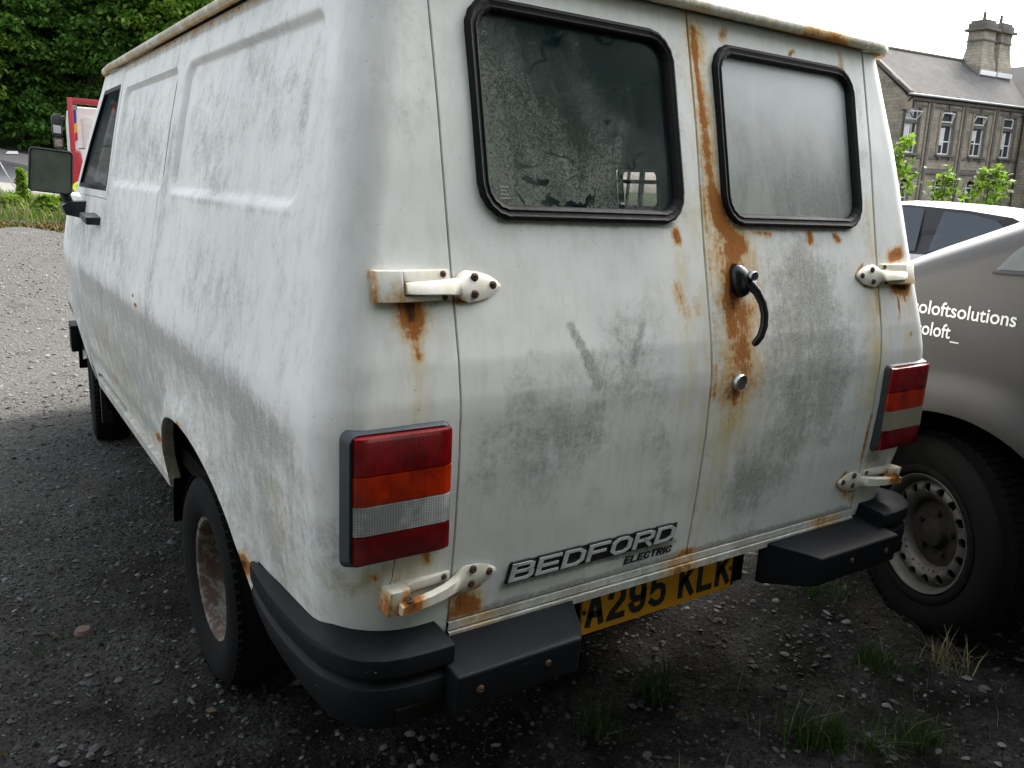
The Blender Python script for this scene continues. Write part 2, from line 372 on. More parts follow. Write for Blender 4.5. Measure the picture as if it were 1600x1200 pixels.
# ------------------------------------------------------------------ white van: body surface
ZR = [.40, .60, .64, .83, .96, 1.08, 1.11, 1.18, 1.395, 1.65, 1.93]; YR = [-.440, -.466, -.474, -.490, -.497, -.4975, -.4955, -.484, -.431, -.373, -.300]
ZS = [.40, .50, .60, .80, 1.0, 1.065, 1.10, 1.2, 1.4, 1.65, 1.93]; XS = [.835, .862, .885, .917, .935, .938, .935, .918, .884, .840, .782]
_zz = np.linspace(.38, 1.96, 1200)
def _sm(zs, ys, wd=.007):
    v = np.interp(_zz, zs, ys); k = int(wd/(_zz[1]-_zz[0])); ker = np.ones(2*k+1)/(2*k+1)
    return np.convolve(np.pad(v, k, mode='edge'), ker, 'valid')
_YR = _sm(ZR, YR); _XS = _sm(ZS, XS)
def YRf(z): return np.interp(z, _zz, _YR)
def XSf(z): return np.interp(z, _zz, _XS)
SEAM = .668
def CRf(z): return np.interp(z, [.4, .6, .72, .9, 1.96], [.20, .18, .13, .088, .088])
def rear_pt(x, z, off=0.):
    return Vector((x, float(YRf(z))-off, z))
def plan(z, kind, t):
    """outline of the left half at height z -> x, y, nx, ny"""
    X = XSf(z); Y = YRf(z); r = float(CRf(z)); xk = X-r
    if kind == 'x': return -(SEAM+.003+(xk-SEAM-.003)*t), Y, 0, -1
    if kind == 'a':
        a = t*math.pi/2; return -xk-r*math.sin(a), Y+r*(1-math.cos(a)), -math.sin(a), -math.cos(a)
    # side
    y = t
    if kind == 's': y = Y+r+(-.10-(Y+r))*t
    k = 1-.055*np.clip((y-2.75)/1.1, 0, 1)**1.6-.15*np.clip((y-3.45)/.5, 0, 1)**2
    return -X*k, y, -1, 0
# --- stains, in metres on the van itself: (kind, [(a, z)...], width, strength)
REAR_STAINS = [
 ('R', [(-.665, 1.288), (-.605, 1.291), (-.570, 1.316)], .0045, .75), ('R', [(.665, 1.288), (.605, 1.291), (.568, 1.316), (.60, 1.343)], .005, .80), ('R', [(.66, .706), (.61, .708), (.565, .742), (.60, .770)], .005, .75), ('R', [(-.831, 1.292), (-.831, 1.345)], .003, .35), ('R', [(-.66, .706), (-.60, .712)], .004, .6), ('G', [(-.668, .648), (.668, .648)], .004, 1.6),
 ('R', [(.085, 1.40), (.10, 1.30), (.10, 1.18), (.095, 1.08)], .065, .55), ('R', [(.088, 1.345), (.080, 1.29), (.082, 1.25)], .014, 1.05), ('R', [(.10, 1.40), (.09, 1.385)], .03, .85), ('R', [(.022, 1.86), (.030, 1.70), (.048, 1.52)], .026, .42), ('Y', [(.02, 1.88), (.035, 1.6), (.05, 1.45)], .035, .8), ('R', [(.092, 1.058), (.090, 1.04)], .010, .95), ('R', [(.085, 1.02), (.075, .98)], .03, .32), ('Y', [(-.02, 1.3), (-.015, .8)], .012, .5),
 ('R', [(.018, 1.87), (.020, 1.75), (.026, 1.66)], .010, .75), ('R', [(.024, 1.68), (.034, 1.57), (.045, 1.47)], .020, .62), ('R', [(.045, 1.50), (.066, 1.43), (.10, 1.405), (.125, 1.395)], .030, .74),
 ('R', [(.105, 1.40), (.088, 1.33), (.072, 1.25), (.078, 1.20)], .034, .70), ('R', [(.105, 1.25), (.112, 1.18), (.108, 1.12), (.100, 1.07)], .026, .60), ('R', [(.092, 1.06), (.088, 1.03)], .020, .62), ('R', [(.125, 1.36), (.14, 1.25)], .022, .36),
 ('R', [(.010, 1.5), (.014, 1.3)], .004, .45), ('G', [(.008, 1.6), (.010, 1.2), (.008, .7)], .004, 1.2), ('R', [(.010, 1.12), (.010, 1.05)], .006, .8),
 ('Y', [(.04, 1.45), (.10, 1.37), (.10, 1.20), (.09, 1.05), (.075, .97)], .065, .95), ('Y', [(.07, .97), (.055, .85), (.045, .70)], .045, .55), ('Y', [(.645, 1.50), (.650, 1.35), (.645, 1.26)], .018, .7),
 ('Y', [(.640, 1.30), (.645, 1.15), (.640, .98)], .032, .95), ('Y', [(.30, 1.30), (.25, 1.10), (.2, .9)], .08, .25), ('R', [(.655, 1.28), (.658, 1.22)], .010, .55), ('R', [(.664, .93), (.662, .80)], .006, .75),
 ('R', [(-.085, 1.418), (-.081, 1.400)], .009, .95), ('Y', [(-.08, 1.40), (-.085, 1.30)], .02, .6), ('R', [(-.096, 1.300), (-.090, 1.275), (-.072, 1.245)], .017, .42), ('R', [(-.045, 1.27), (-.035, 1.245)], .012, .30), ('Y', [(-.07, 1.24), (-.08, 1.05)], .03, .5),
 ('R', [(.384, 1.422), (.388, 1.405)], .010, .75), ('R', [(.488, 1.420), (.505, 1.408)], .009, .72), ('R', [(.112, 1.865), (.122, 1.885)], .012, .50), ('R', [(.566, 1.885), (.572, 1.83)], .012, .42), ('R', [(.36, 1.86), (.37, 1.866)], .006, .7), ('R', [(.17, 1.425), (.23, 1.42)], .008, .5),
 ('R', [(-.760, 1.288), (-.757, 1.265)], .022, 1.25), ('R', [(-.757, 1.27), (-.755, 1.235)], .017, .74), ('R', [(-.754, 1.24), (-.752, 1.195)], .009, .55), ('Y', [(-.754, 1.20), (-.756, 1.11), (-.76, 1.06)], .014, .8), ('Y', [(-.775, 1.30), (-.74, 1.25)], .03, .7),
 ('R', [(.735, 1.365), (.775, 1.372)], .016, .95), ('R', [(.745, 1.285), (.790, 1.280)], .020, 1.15), ('R', [(.757, 1.27), (.755, 1.19)], .003, .9), ('R', [(.785, 1.27), (.787, 1.245)], .006, .7), ('Y', [(.80, 1.25), (.80, 1.05)], .02, .5), ('R', [(.81, 1.155), (.81, 1.15)], .008, .5),
 ('R', [(-.640, .682), (-.615, .674)], .020, .85), ('R', [(-.66, .66), (-.60, .653)], .010, .6), ('R', [(-.835, .785), (-.83, .78)], .006, .7), ('R', [(-.730, .812), (-.725, .795)], .009, .7), ('R', [(-.79, .77), (-.78, .775)], .006, .6), ('Y', [(-.86, .77), (-.80, .79), (-.73, .80)], .03, .7),
 ('R', [(.62, .70), (.66, .68)], .014, .5), ('Y', [(.70, .80), (.72, .72)], .03, .9), ('R', [(-.02, .652), (.02, .652)], .012, .7), ('G', [(.70, .80), (.78, .76)], .03, .8),
 ('G', [(.33, 1.25), (.345, 1.13), (.32, 1.00), (.30, .88), (.22, .80)], 0.1148, 0.688), ('G', [(.42, 1.30), (.45, 1.15), (.45, 1.0)], 0.081, 0.496), ('G', [(.30, 1.40), (.36, 1.30)], 0.0675, 0.32), ('G', [(.20, 1.30), (.22, 1.1)], 0.0675, 0.36), ('G', [(.54, 1.15), (.5, .9)], 0.081, 0.24), ('G', [(.15, .82), (.12, .72)], 0.0675, 0.4),
 ('G', [(-.30, 1.12), (-.36, 1.05), (-.42, .98)], 0.108, 0.4), ('G', [(-.50, 1.15), (-.53, 1.05), (-.5, .93)], 0.0675, 0.336), ('G', [(-.24, 1.2), (-.18, 1.10)], 0.081, 0.32), ('G', [(-.15, .98), (-.12, .86)], 0.0473, 0.36), ('G', [(-.60, 1.03), (-.61, .95)], 0.0405, 0.4), ('G', [(-.44, 1.03), (-.35, 1.0)], 0.0405, 0.4),
 ('G', [(-.402, 1.232), (-.368, 1.17), (-.335, 1.108)], .0085, 1.3), ('G', [(-.206, 1.226), (-.240, 1.152)], .008, .75), ('G', [(-.383, 1.203), (-.381, 1.197)], .005, 1.9),
 ('G', [(-.55, 1.437), (-.3, 1.434), (-.10, 1.436)], .007, 1.4), ('G', [(.12, 1.434), (.55, 1.436)], .008, 1.1), ('G', [(-.54, .697), (-.40, .695), (-.05, .694)], .009, 1.2), ('G', [(-.66, .652), (-.3, .652), (.64, .652)], .010, 1.0), ('G', [(-.73, 1.288), (-.60, 1.291)], .008, 1.0),
 ('G', [(-.91, .85), (-.86, .78), (-.80, .80)], .05, .5), ('G', [(-.055, 1.45), (-.06, 1.8)], .03, .3), ('G', [(.63, 1.3), (.63, 1.8)], .02, .3),
 ('G', [(-.72, 1.80), (-.74, 1.6)], .05, .2),
]
SIDE_STAINS = [
 ('G', [(2.6, 1.01), (1.4, 1.01), (.5, 1.02), (.0, 1.03), (-.25, 1.0)], .055, .52), ('G', [(3.4, .85), (2.2, .8), (1.3, .8), (1.0, .85)], .16, .38), ('G', [(.0, .98), (-.1, .85), (-.15, .72)], .09, .33), ('G', [(2.8, .60), (1.2, .60)], .03, .5),
 ('G', [(1.8, 1.62), (1.5, 1.6), (1.2, 1.55)], .14, .42), ('G', [(.95, 1.6), (.95, 1.3), (1.0, 1.1)], .05, .45), ('G', [(.7, 1.65), (.45, 1.5)], .12, .34), ('G', [(.5, 1.25), (.1, 1.2)], .10, .28), ('G', [(2.0, 1.3), (1.5, 1.2)], .14, .42), ('G', [(3.2, 1.2), (2.3, 1.2)], .12, .5),
 ('G', [(.3, 1.72), (.0, 1.68)], .10, .25), ('G', [(2.6, 1.885), (1, 1.885), (-.2, 1.888)], .010, .7), ('G', [(-.12, 1.7), (-.15, 1.45)], .03, .3), ('G', [(.9, 1.425), (-.2, 1.425)], .007, .25),
 ('R', [(2.6, 1.893), (1.0, 1.895), (-.15, 1.897)], .004, .5), ('R', [(.615, .795), (.585, .79)], .012, 1.0), ('R', [(.285, .53), (.20, .545), (.14, .56)], .022, 1.3), ('R', [(1.25, .575), (1.17, .60)], .014, 1.1), ('Y', [(2.4, .56), (1.15, .50)], .05, .35), ('Y', [(2.4, .75), (1.6, .70)], .12, .45),
 ('R', [(1.06, .50), (1.10, .58)], .02, .9), ('R', [(1.95, 1.02), (1.96, .99)], .006, 1.1), ('R', [(1.25, 1.085), (1.22, 1.09)], .004, 1.2), ('R', [(1.2, 1.06), (1.16, 1.065)], .004, 1.2), ('R', [(2.1, .62), (2.05, .60)], .012, .9),
 ('Y', [(-.2, .85), (-.22, .7)], .06, .4),
]
CRACK = [(-.793, .822), (-.797, .800), (-.795, .785), (-.801, .765), (-.800, .750), (-.803, .735)]
def seg_d(a, z, pts):
    d = np.full(a.shape, 1e9)
    if len(pts) == 1: pts = pts*2
    for (x0, z0), (x1, z1) in zip(pts[:-1], pts[1:]):
        dx, dz = x1-x0, z1-z0; L = dx*dx+dz*dz+1e-12
        t = np.clip(((a-x0)*dx+(z-z0)*dz)/L, 0, 1); d = np.minimum(d, np.hypot(a-x0-t*dx, z-z0-t*dz))
    return d
def stains(lst, a, z, base):
    out = np.tile(np.array(base, float), (len(a), 1)); idx = {'R': 0, 'Y': 1, 'G': 2}
    for k, pts, wd, s in lst:
        d = seg_d(a, z, pts); v = s*np.exp(-(d/wd)**2.2) if k == 'G' else s*(.72*np.exp(-(d/wd)**2)+.28*np.exp(-(d/(wd*2.1))**2))
        out[:, idx[k]] = np.maximum(out[:, idx[k]], v) if k != 'G' else out[:, idx[k]]+v*.85
    return out
def van_stain(co):
    x, y, z = co[:, 0], co[:, 1], co[:, 2]
    rear = stains(REAR_STAINS, x, z, (0, .03, .13)); side = stains(SIDE_STAINS, y, z, (0, .05, .24)); side[:, 2] += .30*np.clip((1.05-z)/.03, 0, 1); side[:, 1] += .10*np.clip((1.05-z)/.03, 0, 1)
    # rear corner to side blend by plan angle
    Y = YRf(z); X = XSf(z); r = CRf(z)
    t = np.clip((y-(Y+r*.2))/(r*.8+.08), 0, 1)[:, None]; t = t*t*(3-2*t)
    o = rear*(1-t)+side*t
    return o

van = empty('panel_van'); tag(van, 'dirty white rusting panel van seen from its back left corner, filling the photo', 'van')
ARC_Y, ARC_Z, ARC_R = .60, .30, .50
FARC_Y = 3.27
def arch_z(y, cy=ARC_Y, R=ARC_R, low=.47):
    d = abs(y-cy)
    return max(low, ARC_Z+R*(1-(d/R)**2.3)**(1/2.3)) if d < R else low
PANELS = [(-.20, .90, 1.435, 1.815), (1.0, 1.93, 1.435, 1.815)]
def side_disp(y, z, arch=True):
    """outward pressings of the side sheet"""
    d = 0.
    for (a, b, c, e) in PANELS:
        rr = .06; qx = abs(y-(a+b)/2)-(b-a)/2+rr; qz = abs(z-(c+e)/2)-(e-c)/2+rr
        sdf = math.hypot(max(qx, 0), max(qz, 0))+min(max(qx, qz), 0)-rr
        t = min(max(-sdf/.020, 0), 1); d -= .016*t*t*(3-2*t)
    if arch:
        for cy in (ARC_Y, FARC_Y):
            rr = math.hypot((y-cy), (z-ARC_Z)*.98)-ARC_R
            if -.1 < rr < .22:
                t = max(rr, 0); d += .024*math.exp(-(t/.055)**2)*(1 if z > .42 else .5)
    return d
def side_pt(kind, t, z, inset=0.):
    x, y, nx, ny = plan(z, kind, t)
    if kind in 'sy':
        x -= side_disp(y, z)*(min(1, max(0, (y+.245)/.035)))
    return Vector((x-nx*inset, y-ny*inset, z))
def patch(cols, zbot, ztop, nz, name, mirror=False, parent=van, inset=.014, zlist=None):
    """sheet over plan columns; bottom height may vary with the column. folded back along all edges."""
    G = []
    nc = len(cols)
    for (k, t) in cols:
        yy = side_pt(k, t, 1.)[1]; zb = zbot(k, yy) if callable(zbot) else zbot
        col = []
        for j in range(nz+1):
            z = zb+(ztop-zb)*j/nz; col.append(side_pt(k, t, z))
        G.append((col, zb))
    V = []; F = []; H = nz+1
    for col, zb in G: V += col
    for i in range(nc-1):
        for j in range(nz): F.append((i*H+j, (i+1)*H+j, (i+1)*H+j+1, i*H+j+1))
    # folded edge
    loop = [i*H for i in range(nc)]+[(nc-1)*H+j for j in range(1, H)]+[i*H+nz for i in range(nc-2, -1, -1)]+[j for j in range(nz-1, 0, -1)]
    def inner(i, dep, sh):
        c, j = divmod(i, H); k, t = cols[c]; z = V[i].z
        p = side_pt(k, t, z); x, y, nx, ny = plan(z, k, t); p = p-Vector((nx, ny, 0))*dep
        if j == 0: p.z -= 0 if not sh else sh
        if j == nz: p.z += sh
        if c == 0: p += (Vector((1, 0, 0)) if k == 'x' else Vector((0, -1, 0)))*sh
        if c == nc-1: p.y += sh
        return p
    rings = [loop]
    for dep, sh in ((.0018, .0015), (inset, .0015)):
        b = len(V); V += [inner(i, dep, sh) for i in loop]; rings.append(list(range(b, b+len(loop))))
    for a, b in zip(rings[:-1], rings[1:]):
        for i in range(len(loop)): j = (i+1) % len(loop); F.append((a[i], a[j], b[j], b[i]))
    if mirror: V = [Vector((-v.x, v.y, v.z)) for v in V]
    if mirror:
        F = [f[::-1] for f in F]; y0, y1, z0, z1 = RWIN
        F = [f for f in F if not all(y0 < V[i].y < y1 and z0 < V[i].z < z1 for i in f)]
    return mesh(name, V, F, M['paint'], parent, 40, van_stain)
def frange(a, b, st):
    n = max(1, int(round(abs(b-a)/st))); return [a+(b-a)*i/n for i in range(n+1)]
RWIN = (.62, .87, 1.448, 1.60)
colsA = [('x', i/18) for i in range(19)]+[('a', i/22) for i in range(1, 22)]+[('s', i/16) for i in range(0, 16)]+[('y', y) for y in frange(-.10, .09, .012)]
arc = [ARC_Y-ARC_R*math.cos(math.pi*i/90) for i in range(91)]
colsA += [('y', y) for y in arc if y < 1.036]+[('y', 1.036)]
def zb_rear(k, y):
    if k in 'xa': return .605
    if y < ARC_Y-ARC_R+.0005:
        return .605 if y < .06 else .605-(y-.06)/.04*.12
    return arch_z(y)
for mir in (False, True):
    patch(colsA, zb_rear, 1.905, 190, 'quarter_panel', mir)
    colsB = [('y', y) for y in frange(1.042, 1.11, .006)]+[('y', y) for y in frange(1.115, 1.998, .012)]
    patch(colsB, lambda k, y: arch_z(y) if y < 1.10 else .47, 1.905, 170, 'side_panel', mir)
    # cab door lower skin, pillar and front wing
    colsC = [('y', y) for y in frange(2.006, 2.80, .02)]
    door = patch(colsC, lambda k, y: arch_z(y, FARC_Y, .52) if y > 2.75 else .50, 1.375, 70, 'cab_door', mir)
    colsW = [('y', y) for y in [2.806+(3.93-2.806)*(i/60) for i in range(61)]]
    patch(colsW, lambda k, y: arch_z(y, FARC_Y, .48, .42), 1.36, 60, 'front_wing', mir)
def mx(o): # mirrored copy across the van centre plane with its own mesh
    c = o.copy(); c.data = o.data.copy(); COL.objects.link(c); c.parent = o.parent
    c.data.transform(Matrix.Diagonal((-1, 1, 1, 1))); c.data.flip_normals(); return c
# sill strips, roof, gutter, inner shell
for s in (-1, 1):
    mb = MB()
    for y0, y1 in ((1.12, 2.75),):
        mb.prism([(s*.842, .425), (s*.868, .432), (s*.876, .478), (s*.862, .482), (s*.80, .47)], 'y', y0, y1)
    mb.build('sill', M['paint'], van, attr=lambda co: np.stack([.10+.12*np.sin(co[:, 1]*9), np.full(len(co), .35), np.full(len(co), .75)], 1))
def roof_outline(inset, n=14):
    pts = []
    z = 1.90; X = float(XSf(z))+.008-inset; Y = float(YRf(z))-.008+inset; r = .096-inset*.4
    for i in range(n+1):
        a = math.pi/2*i/n; pts.append((-(X-r)-r*math.sin(a), Y+r*(1-math.cos(a))))
    pts = [(-x*0-(X-r)*t/6, Y) for t, x in [(t, 0) for t in range(6)]]+pts
    pts += [(-X, y) for y in frange(-.05, 2.3, .2)[1:]]+[(-X*.985, 2.5), (-X*.95, 2.6), (-X*.87, 2.66), (-X*.6, 2.70), (-X*.3, 2.715), (0, 2.72)]
    return pts
def roof():
    rings = []
    for inset, z in ((0, 1.915), (-.002, 1.926), (.016, 1.932), (.02, 1.94), (.05, 1.955), (.11, 1.972), (.22, 1.988), (.38, 2.0), (.55, 2.006)):
        if inset < .04: rings.append([(x, y, z) for x, y in roof_outline(inset)])
        else:
            base = roof_outline(.02); k = 1-inset/.80
            rings.append([(x*k, 1.15+(y-1.15)*(1-inset/1.6), z) for x, y in base])
    V = [v for r in rings for v in r]; n = len(rings[0]); F = []
    for a in range(len(rings)-1): F += [(a*n+i, a*n+i+1, (a+1)*n+i+1, (a+1)*n+i) for i in range(n-1)]
    F.append(tuple(len(V)-n+i for i in range(n)))
    V2 = V+[(-x, y, z) for x, y, z in V]; b = len(V); F += [tuple(b+i for i in f[::-1]) for f in F]
    return mesh('roof', V2, F, M['paint'], van, 50, lambda co: np.tile([.12, .3, .6], (len(co), 1)), weld=.0005)
roof()
def gutter():
    """rolled drip rail right round the roof edge, rust coming through along its underside"""
    o = roof_outline(-.006, 10); pts = [Vector((x, y, 1.917)) for x, y in o]
    full = [Vector((-p.x, p.y, p.z)) for p in pts[::-1]][:-1]+pts
    mb = MB(); prof = [(-.004, -.010), (.010, -.012), (.016, -.004), (.015, .009), (.009, .014), (-.010, .012)]
    V = []; F = []; k = len(prof); n = len(full)
    for i, p in enumerate(full):
        t = (full[min(i+1, n-1)]-full[max(i-1, 0)]).normalized(); nn = Vector((t.y, -t.x, 0))
        if nn.dot(p-Vector((0, 1.2, p.z))) < 0: nn = -nn
        for a, b in prof: V.append(p+nn*a+Vector((0, 0, b)))
    for i in range(n-1): F += [(i*k+q, i*k+(q+1) % k, (i+1)*k+(q+1) % k, (i+1)*k+q) for q in range(k)]
    mb.add(V, F)
    def at(co):
        o = np.zeros((len(co), 3)); x, y = co[:, 0], co[:, 1]
        low = np.clip((1.913-co[:, 2])/.006, 0, 1)
        o[:, 0] = .04+.16*np.sin(x*17+2)*np.sin(x*7.3)+low*.26+np.where((x > .38) & (x < .56) & (y < 0), .36, 0)+.2*np.exp(-((y-1.93)/.02)**2)
        o[:, 1] = .8; o[:, 2] = .75; return o
    # denser along the rear so that the rust patches hold their shape
    ob = mb.build('roof_gutter', M['paint'], van, 60)
    bm = bmesh.new(); bm.from_mesh(ob.data)
    bmesh.ops.subdivide_edges(bm, edges=[e for e in bm.edges if e.calc_length() > .06], cuts=6, use_grid_fill=True); bm.to_mesh(ob.data); bm.free()
    ob.data.shade_smooth(); paint(ob.data, at)
gutter()
def inner():
    mb = MB(); rows = []; zs = [.46, .60, .8, 1.0, 1.2, 1.4, 1.65, 1.90]
    cols = [('x', -80), ('x', 0)]+[('a', i/8) for i in range(1, 9)]+[('y', y) for y in (.1, 1.2, 1.999)]
    V = []; F = []
    for (k, t) in cols:
        for z in zs:
            if t == -80: V.append(Vector((0, float(YRf(z))+.028, z))); continue
            x, y, nx, ny = plan(z, k, t); V.append(Vector((x-nx*.022, y-ny*.028, z)))
    return V, F, cols, zs
def shell():
    """dark liner just inside the sheet metal with real openings where windows and wheel arches are"""
    for s in (-1, 1):
        mb = MB()
        zs = [.61, .8, 1.0, 1.2, 1.4, 1.65, 1.89]
        cols = [('x', .15), ('x', 1)]+[('a', i/8) for i in range(1, 9)]+[('y', -.05), ('y', .07)]
        def grid(cols, zs):
            V = []; F = []
            for (k, t) in cols:
                for z in zs:
                    x, y, nx, ny = plan(z, k, t); V.append(Vector((-s*(x-nx*.03), y-ny*.03, z)))
            n = len(zs)
            for i in range(len(cols)-1): F += [(i*n+j, (i+1)*n+j, (i+1)*n+j+1, i*n+j+1) for j in range(n-1)]
            mb.add(V, F)
        grid(cols, zs); grid([('y', .07), ('y', .6), ('y', 1.15)], [.85, 1.1, 1.44])
        grid([('y', .07), ('y', .61)], [1.44, 1.6, 1.81]); grid([('y', .88), ('y', 1.15)], [1.44, 1.6, 1.81]); grid([('y', .07), ('y', 1.15)], [1.61, 1.89])
        if s < 0: grid([('y', .61), ('y', .88)], [1.44, 1.6, 1.81]); grid([('y', 1.15), ('y', 1.999)], [.5, .8, 1.1, 1.4, 1.65, 1.89])
        mb.build('inner_liner', M['interior'], van)
    for s in (-1, 1):
        for yg, zb in ((1.039, .83), (2.002, .50)):
            V = []; zs = frange(zb, 1.90, .05)
            for z in zs: V += [Vector((s*(float(XSf(z))-.010), yg-.014, z)), Vector((s*(float(XSf(z))-.010), yg+.014, z))]
            mesh('panel_joint', V, [(2*i, 2*i+1, 2*i+3, 2*i+2) for i in range(len(zs)-1)], M['gap'], van)
    # door jamb strips behind the three vertical rear seams, sealed in rubber
    for x, w_, mt in ((-SEAM, .022, M['gap']), (0, .02, M['gap']), (SEAM, .022, M['greyseal'])):
        V = []; F = []; zs = frange(.61, 1.90, .05); dep = .006 if mt is M['greyseal'] else .009
        for z in zs:
            for a in (-w_, w_): V.append(rear_pt(x+a, z, -dep)); 
        for i in range(len(zs)-1): F.append((2*i, 2*i+1, 2*i+3, 2*i+2))
        mesh('door_seal', V, F, mt, van)
    mb = MB(); mb.box(-.80, .80, -.40, 3.0, .60, .62); mb.build('load_floor', M['interior'], van)
    mb = MB(); mb.box(-.66, .66, -.27, 2.4, 1.885, 1.90); mb.build('headlining', M['interior'], van)
    b = MB(); b.prism([(-.80, .62), (.2, .62), (.2, 1.88), (-.74, 1.88), (-.82, 1.4), (-.86, 1.1)], 'y', 1.99, 2.02); b.prism([(.2, .62), (.80, .62), (.82, 1.30), (.2, 1.30)], 'y', 1.99, 2.02); b.build('bulkhead', M['interior'], van)
    for s in (-1, 1):
        b = MB(); b.box(s*.45-.24, s*.45+.24, 2.15, 2.65, .85, 1.0); b.box(s*.45-.24, s*.45+.24, 2.10, 2.2, 1.0, 1.42)
        b.build('cab_seat', M['black'], van, bevel=.04)
    # under the van: wheel boxes, chassis rails, axle, spare carrier
    b = MB()
    for s in (-1, 1):
        b.box(s*.62-.015, s*.62+.015, .02, 1.18, .42, .86); b.box(s*.4-.04, s*.4+.04, -.30, 3.4, .40, .52)
        b.tube([(s*.61, .02, .43), (s*.61, .3, .36), (s*.61, .6, .33), (s*.61, .9, .36), (s*.61, 1.2, .43)], .022)
        pts = [(ARC_Y-.52*math.cos(math.pi*i/16), ARC_Z+.53*math.sin(math.pi*i/16)) for i in range(17)]
        V = [(s*xx, y, z) for y, z in pts for xx in (.62, .862)]; b.add(V, [(2*i, 2*i+1, 2*i+3, 2*i+2) for i in range(16)])
        pts = [(FARC_Y-.54*math.cos(math.pi*i/16), ARC_Z+.54*math.sin(math.pi*i/16)) for i in range(17)]
        V = [(s*xx, y, z) for y, z in pts for xx in (.5, .84)]; b.add(V, [(2*i, 2*i+1, 2*i+3, 2*i+2) for i in range(16)])
        b.box(s*.52-.01, s*.52+.01, 2.75, 3.8, .40, .86)
    b.tube([(-.75, .6, .32), (.75, .6, .32)], .045); b.box(-.84, .84, -.36, 3.7, .535, .60); b.box(-.62, .62, 1.3, 2.5, .30, .54); b.tube([(-.7, 3.27, .32), (.7, 3.27, .32)], .04)
    b.build('underbody', M['dark'], van)
    # inner return of the rear arches, half rusted
    for s in (-1, 1):
        V = []; F = []
        for i in range(46):
            a = math.pi*i/45; y = ARC_Y-ARC_R*math.cos(a)
            z = arch_z(y) if 0 < i < 45 else .47
            xo = side_pt('y', y, max(z, .45))[0]
            V += [(-s*xo, y, z), (-s*(xo+.035), y+(.006 if i < 22 else -.006), z+.004), (-s*(xo+.040), y, z+.03)]
        for i in range(45):
            for q in (0, 1): F.append((3*i+q, 3*i+q+1, 3*i+q+4, 3*i+q+3))
        mesh('arch_lip', V, F, M['paint'], van, 40, lambda co: np.stack([.35+.45*np.sin(co[:, 1]*9+co[:, 2]*14), np.full(len(co), .8), np.full(len(co), .7)], 1))
shell()
def crack():
    V = []; F = []; pts = [(-.793, .826), (-.7955, .812), (-.7945, .806), (-.7985, .790), (-.7970, .781), (-.8010, .768), (-.7995, .757), (-.8035, .742), (-.8025, .733), (-.8055, .722)]
    for i, (x, z) in enumerate(pts):
        w_ = .0011*(1-.7*i/len(pts)); V += [rear_pt(x-w_, z, .0006), rear_pt(x+w_, z, .0006)]
    for i in range(len(pts)-1): F.append((2*i, 2*i+1, 2*i+3, 2*i+2))
    mesh('paint_crack', V, F, M['gap'], van, 0)
crack()
def right_window():
    y0, y1, z0, z1 = RWIN; lp = rr_loop((y0+y1)/2, (z0+z1)/2, (y1-y0)/2+.012, (z1-z0)/2+.012, .03, 8); li = rr_loop((y0+y1)/2, (z0+z1)/2, (y1-y0)/2-.012, (z1-z0)/2-.012, .02, 8)
    P = lambda y, z, o: Vector((float(XSf(z))+o, y, z)); n = len(lp)
    V = [P(y, z, .002) for y, z in lp]+[P(y, z, .014) for y, z in lp]+[P(y, z, .012) for y, z in li]+[P(y, z, -.02) for y, z in li]
    mesh('side_window_seal', V, [(q*n+i, q*n+(i+1) % n, (q+1)*n+(i+1) % n, (q+1)*n+i) for q in range(3) for i in range(n)], M['rubber'], van, 40)
    mesh('side_window', [P(y, z, -.012) for y, z in li], [tuple(range(n))], M['screen'], van, 0)
right_window()
def window_bars():
    y0, y1, z0, z1 = RWIN
    for dy, w_ in ((.085, .022), (.17, .008)): b = MB(); b.box(.835, .845, y0+dy, y0+dy+w_, z0+.01, z1-.01); b.build('window_bar', M['black'], van)
    b = MB(); b.box(.836, .844, y0+.005, y1-.005, z0+.095, z0+.110); b.build('window_bar', M['black'], van)
window_bars()

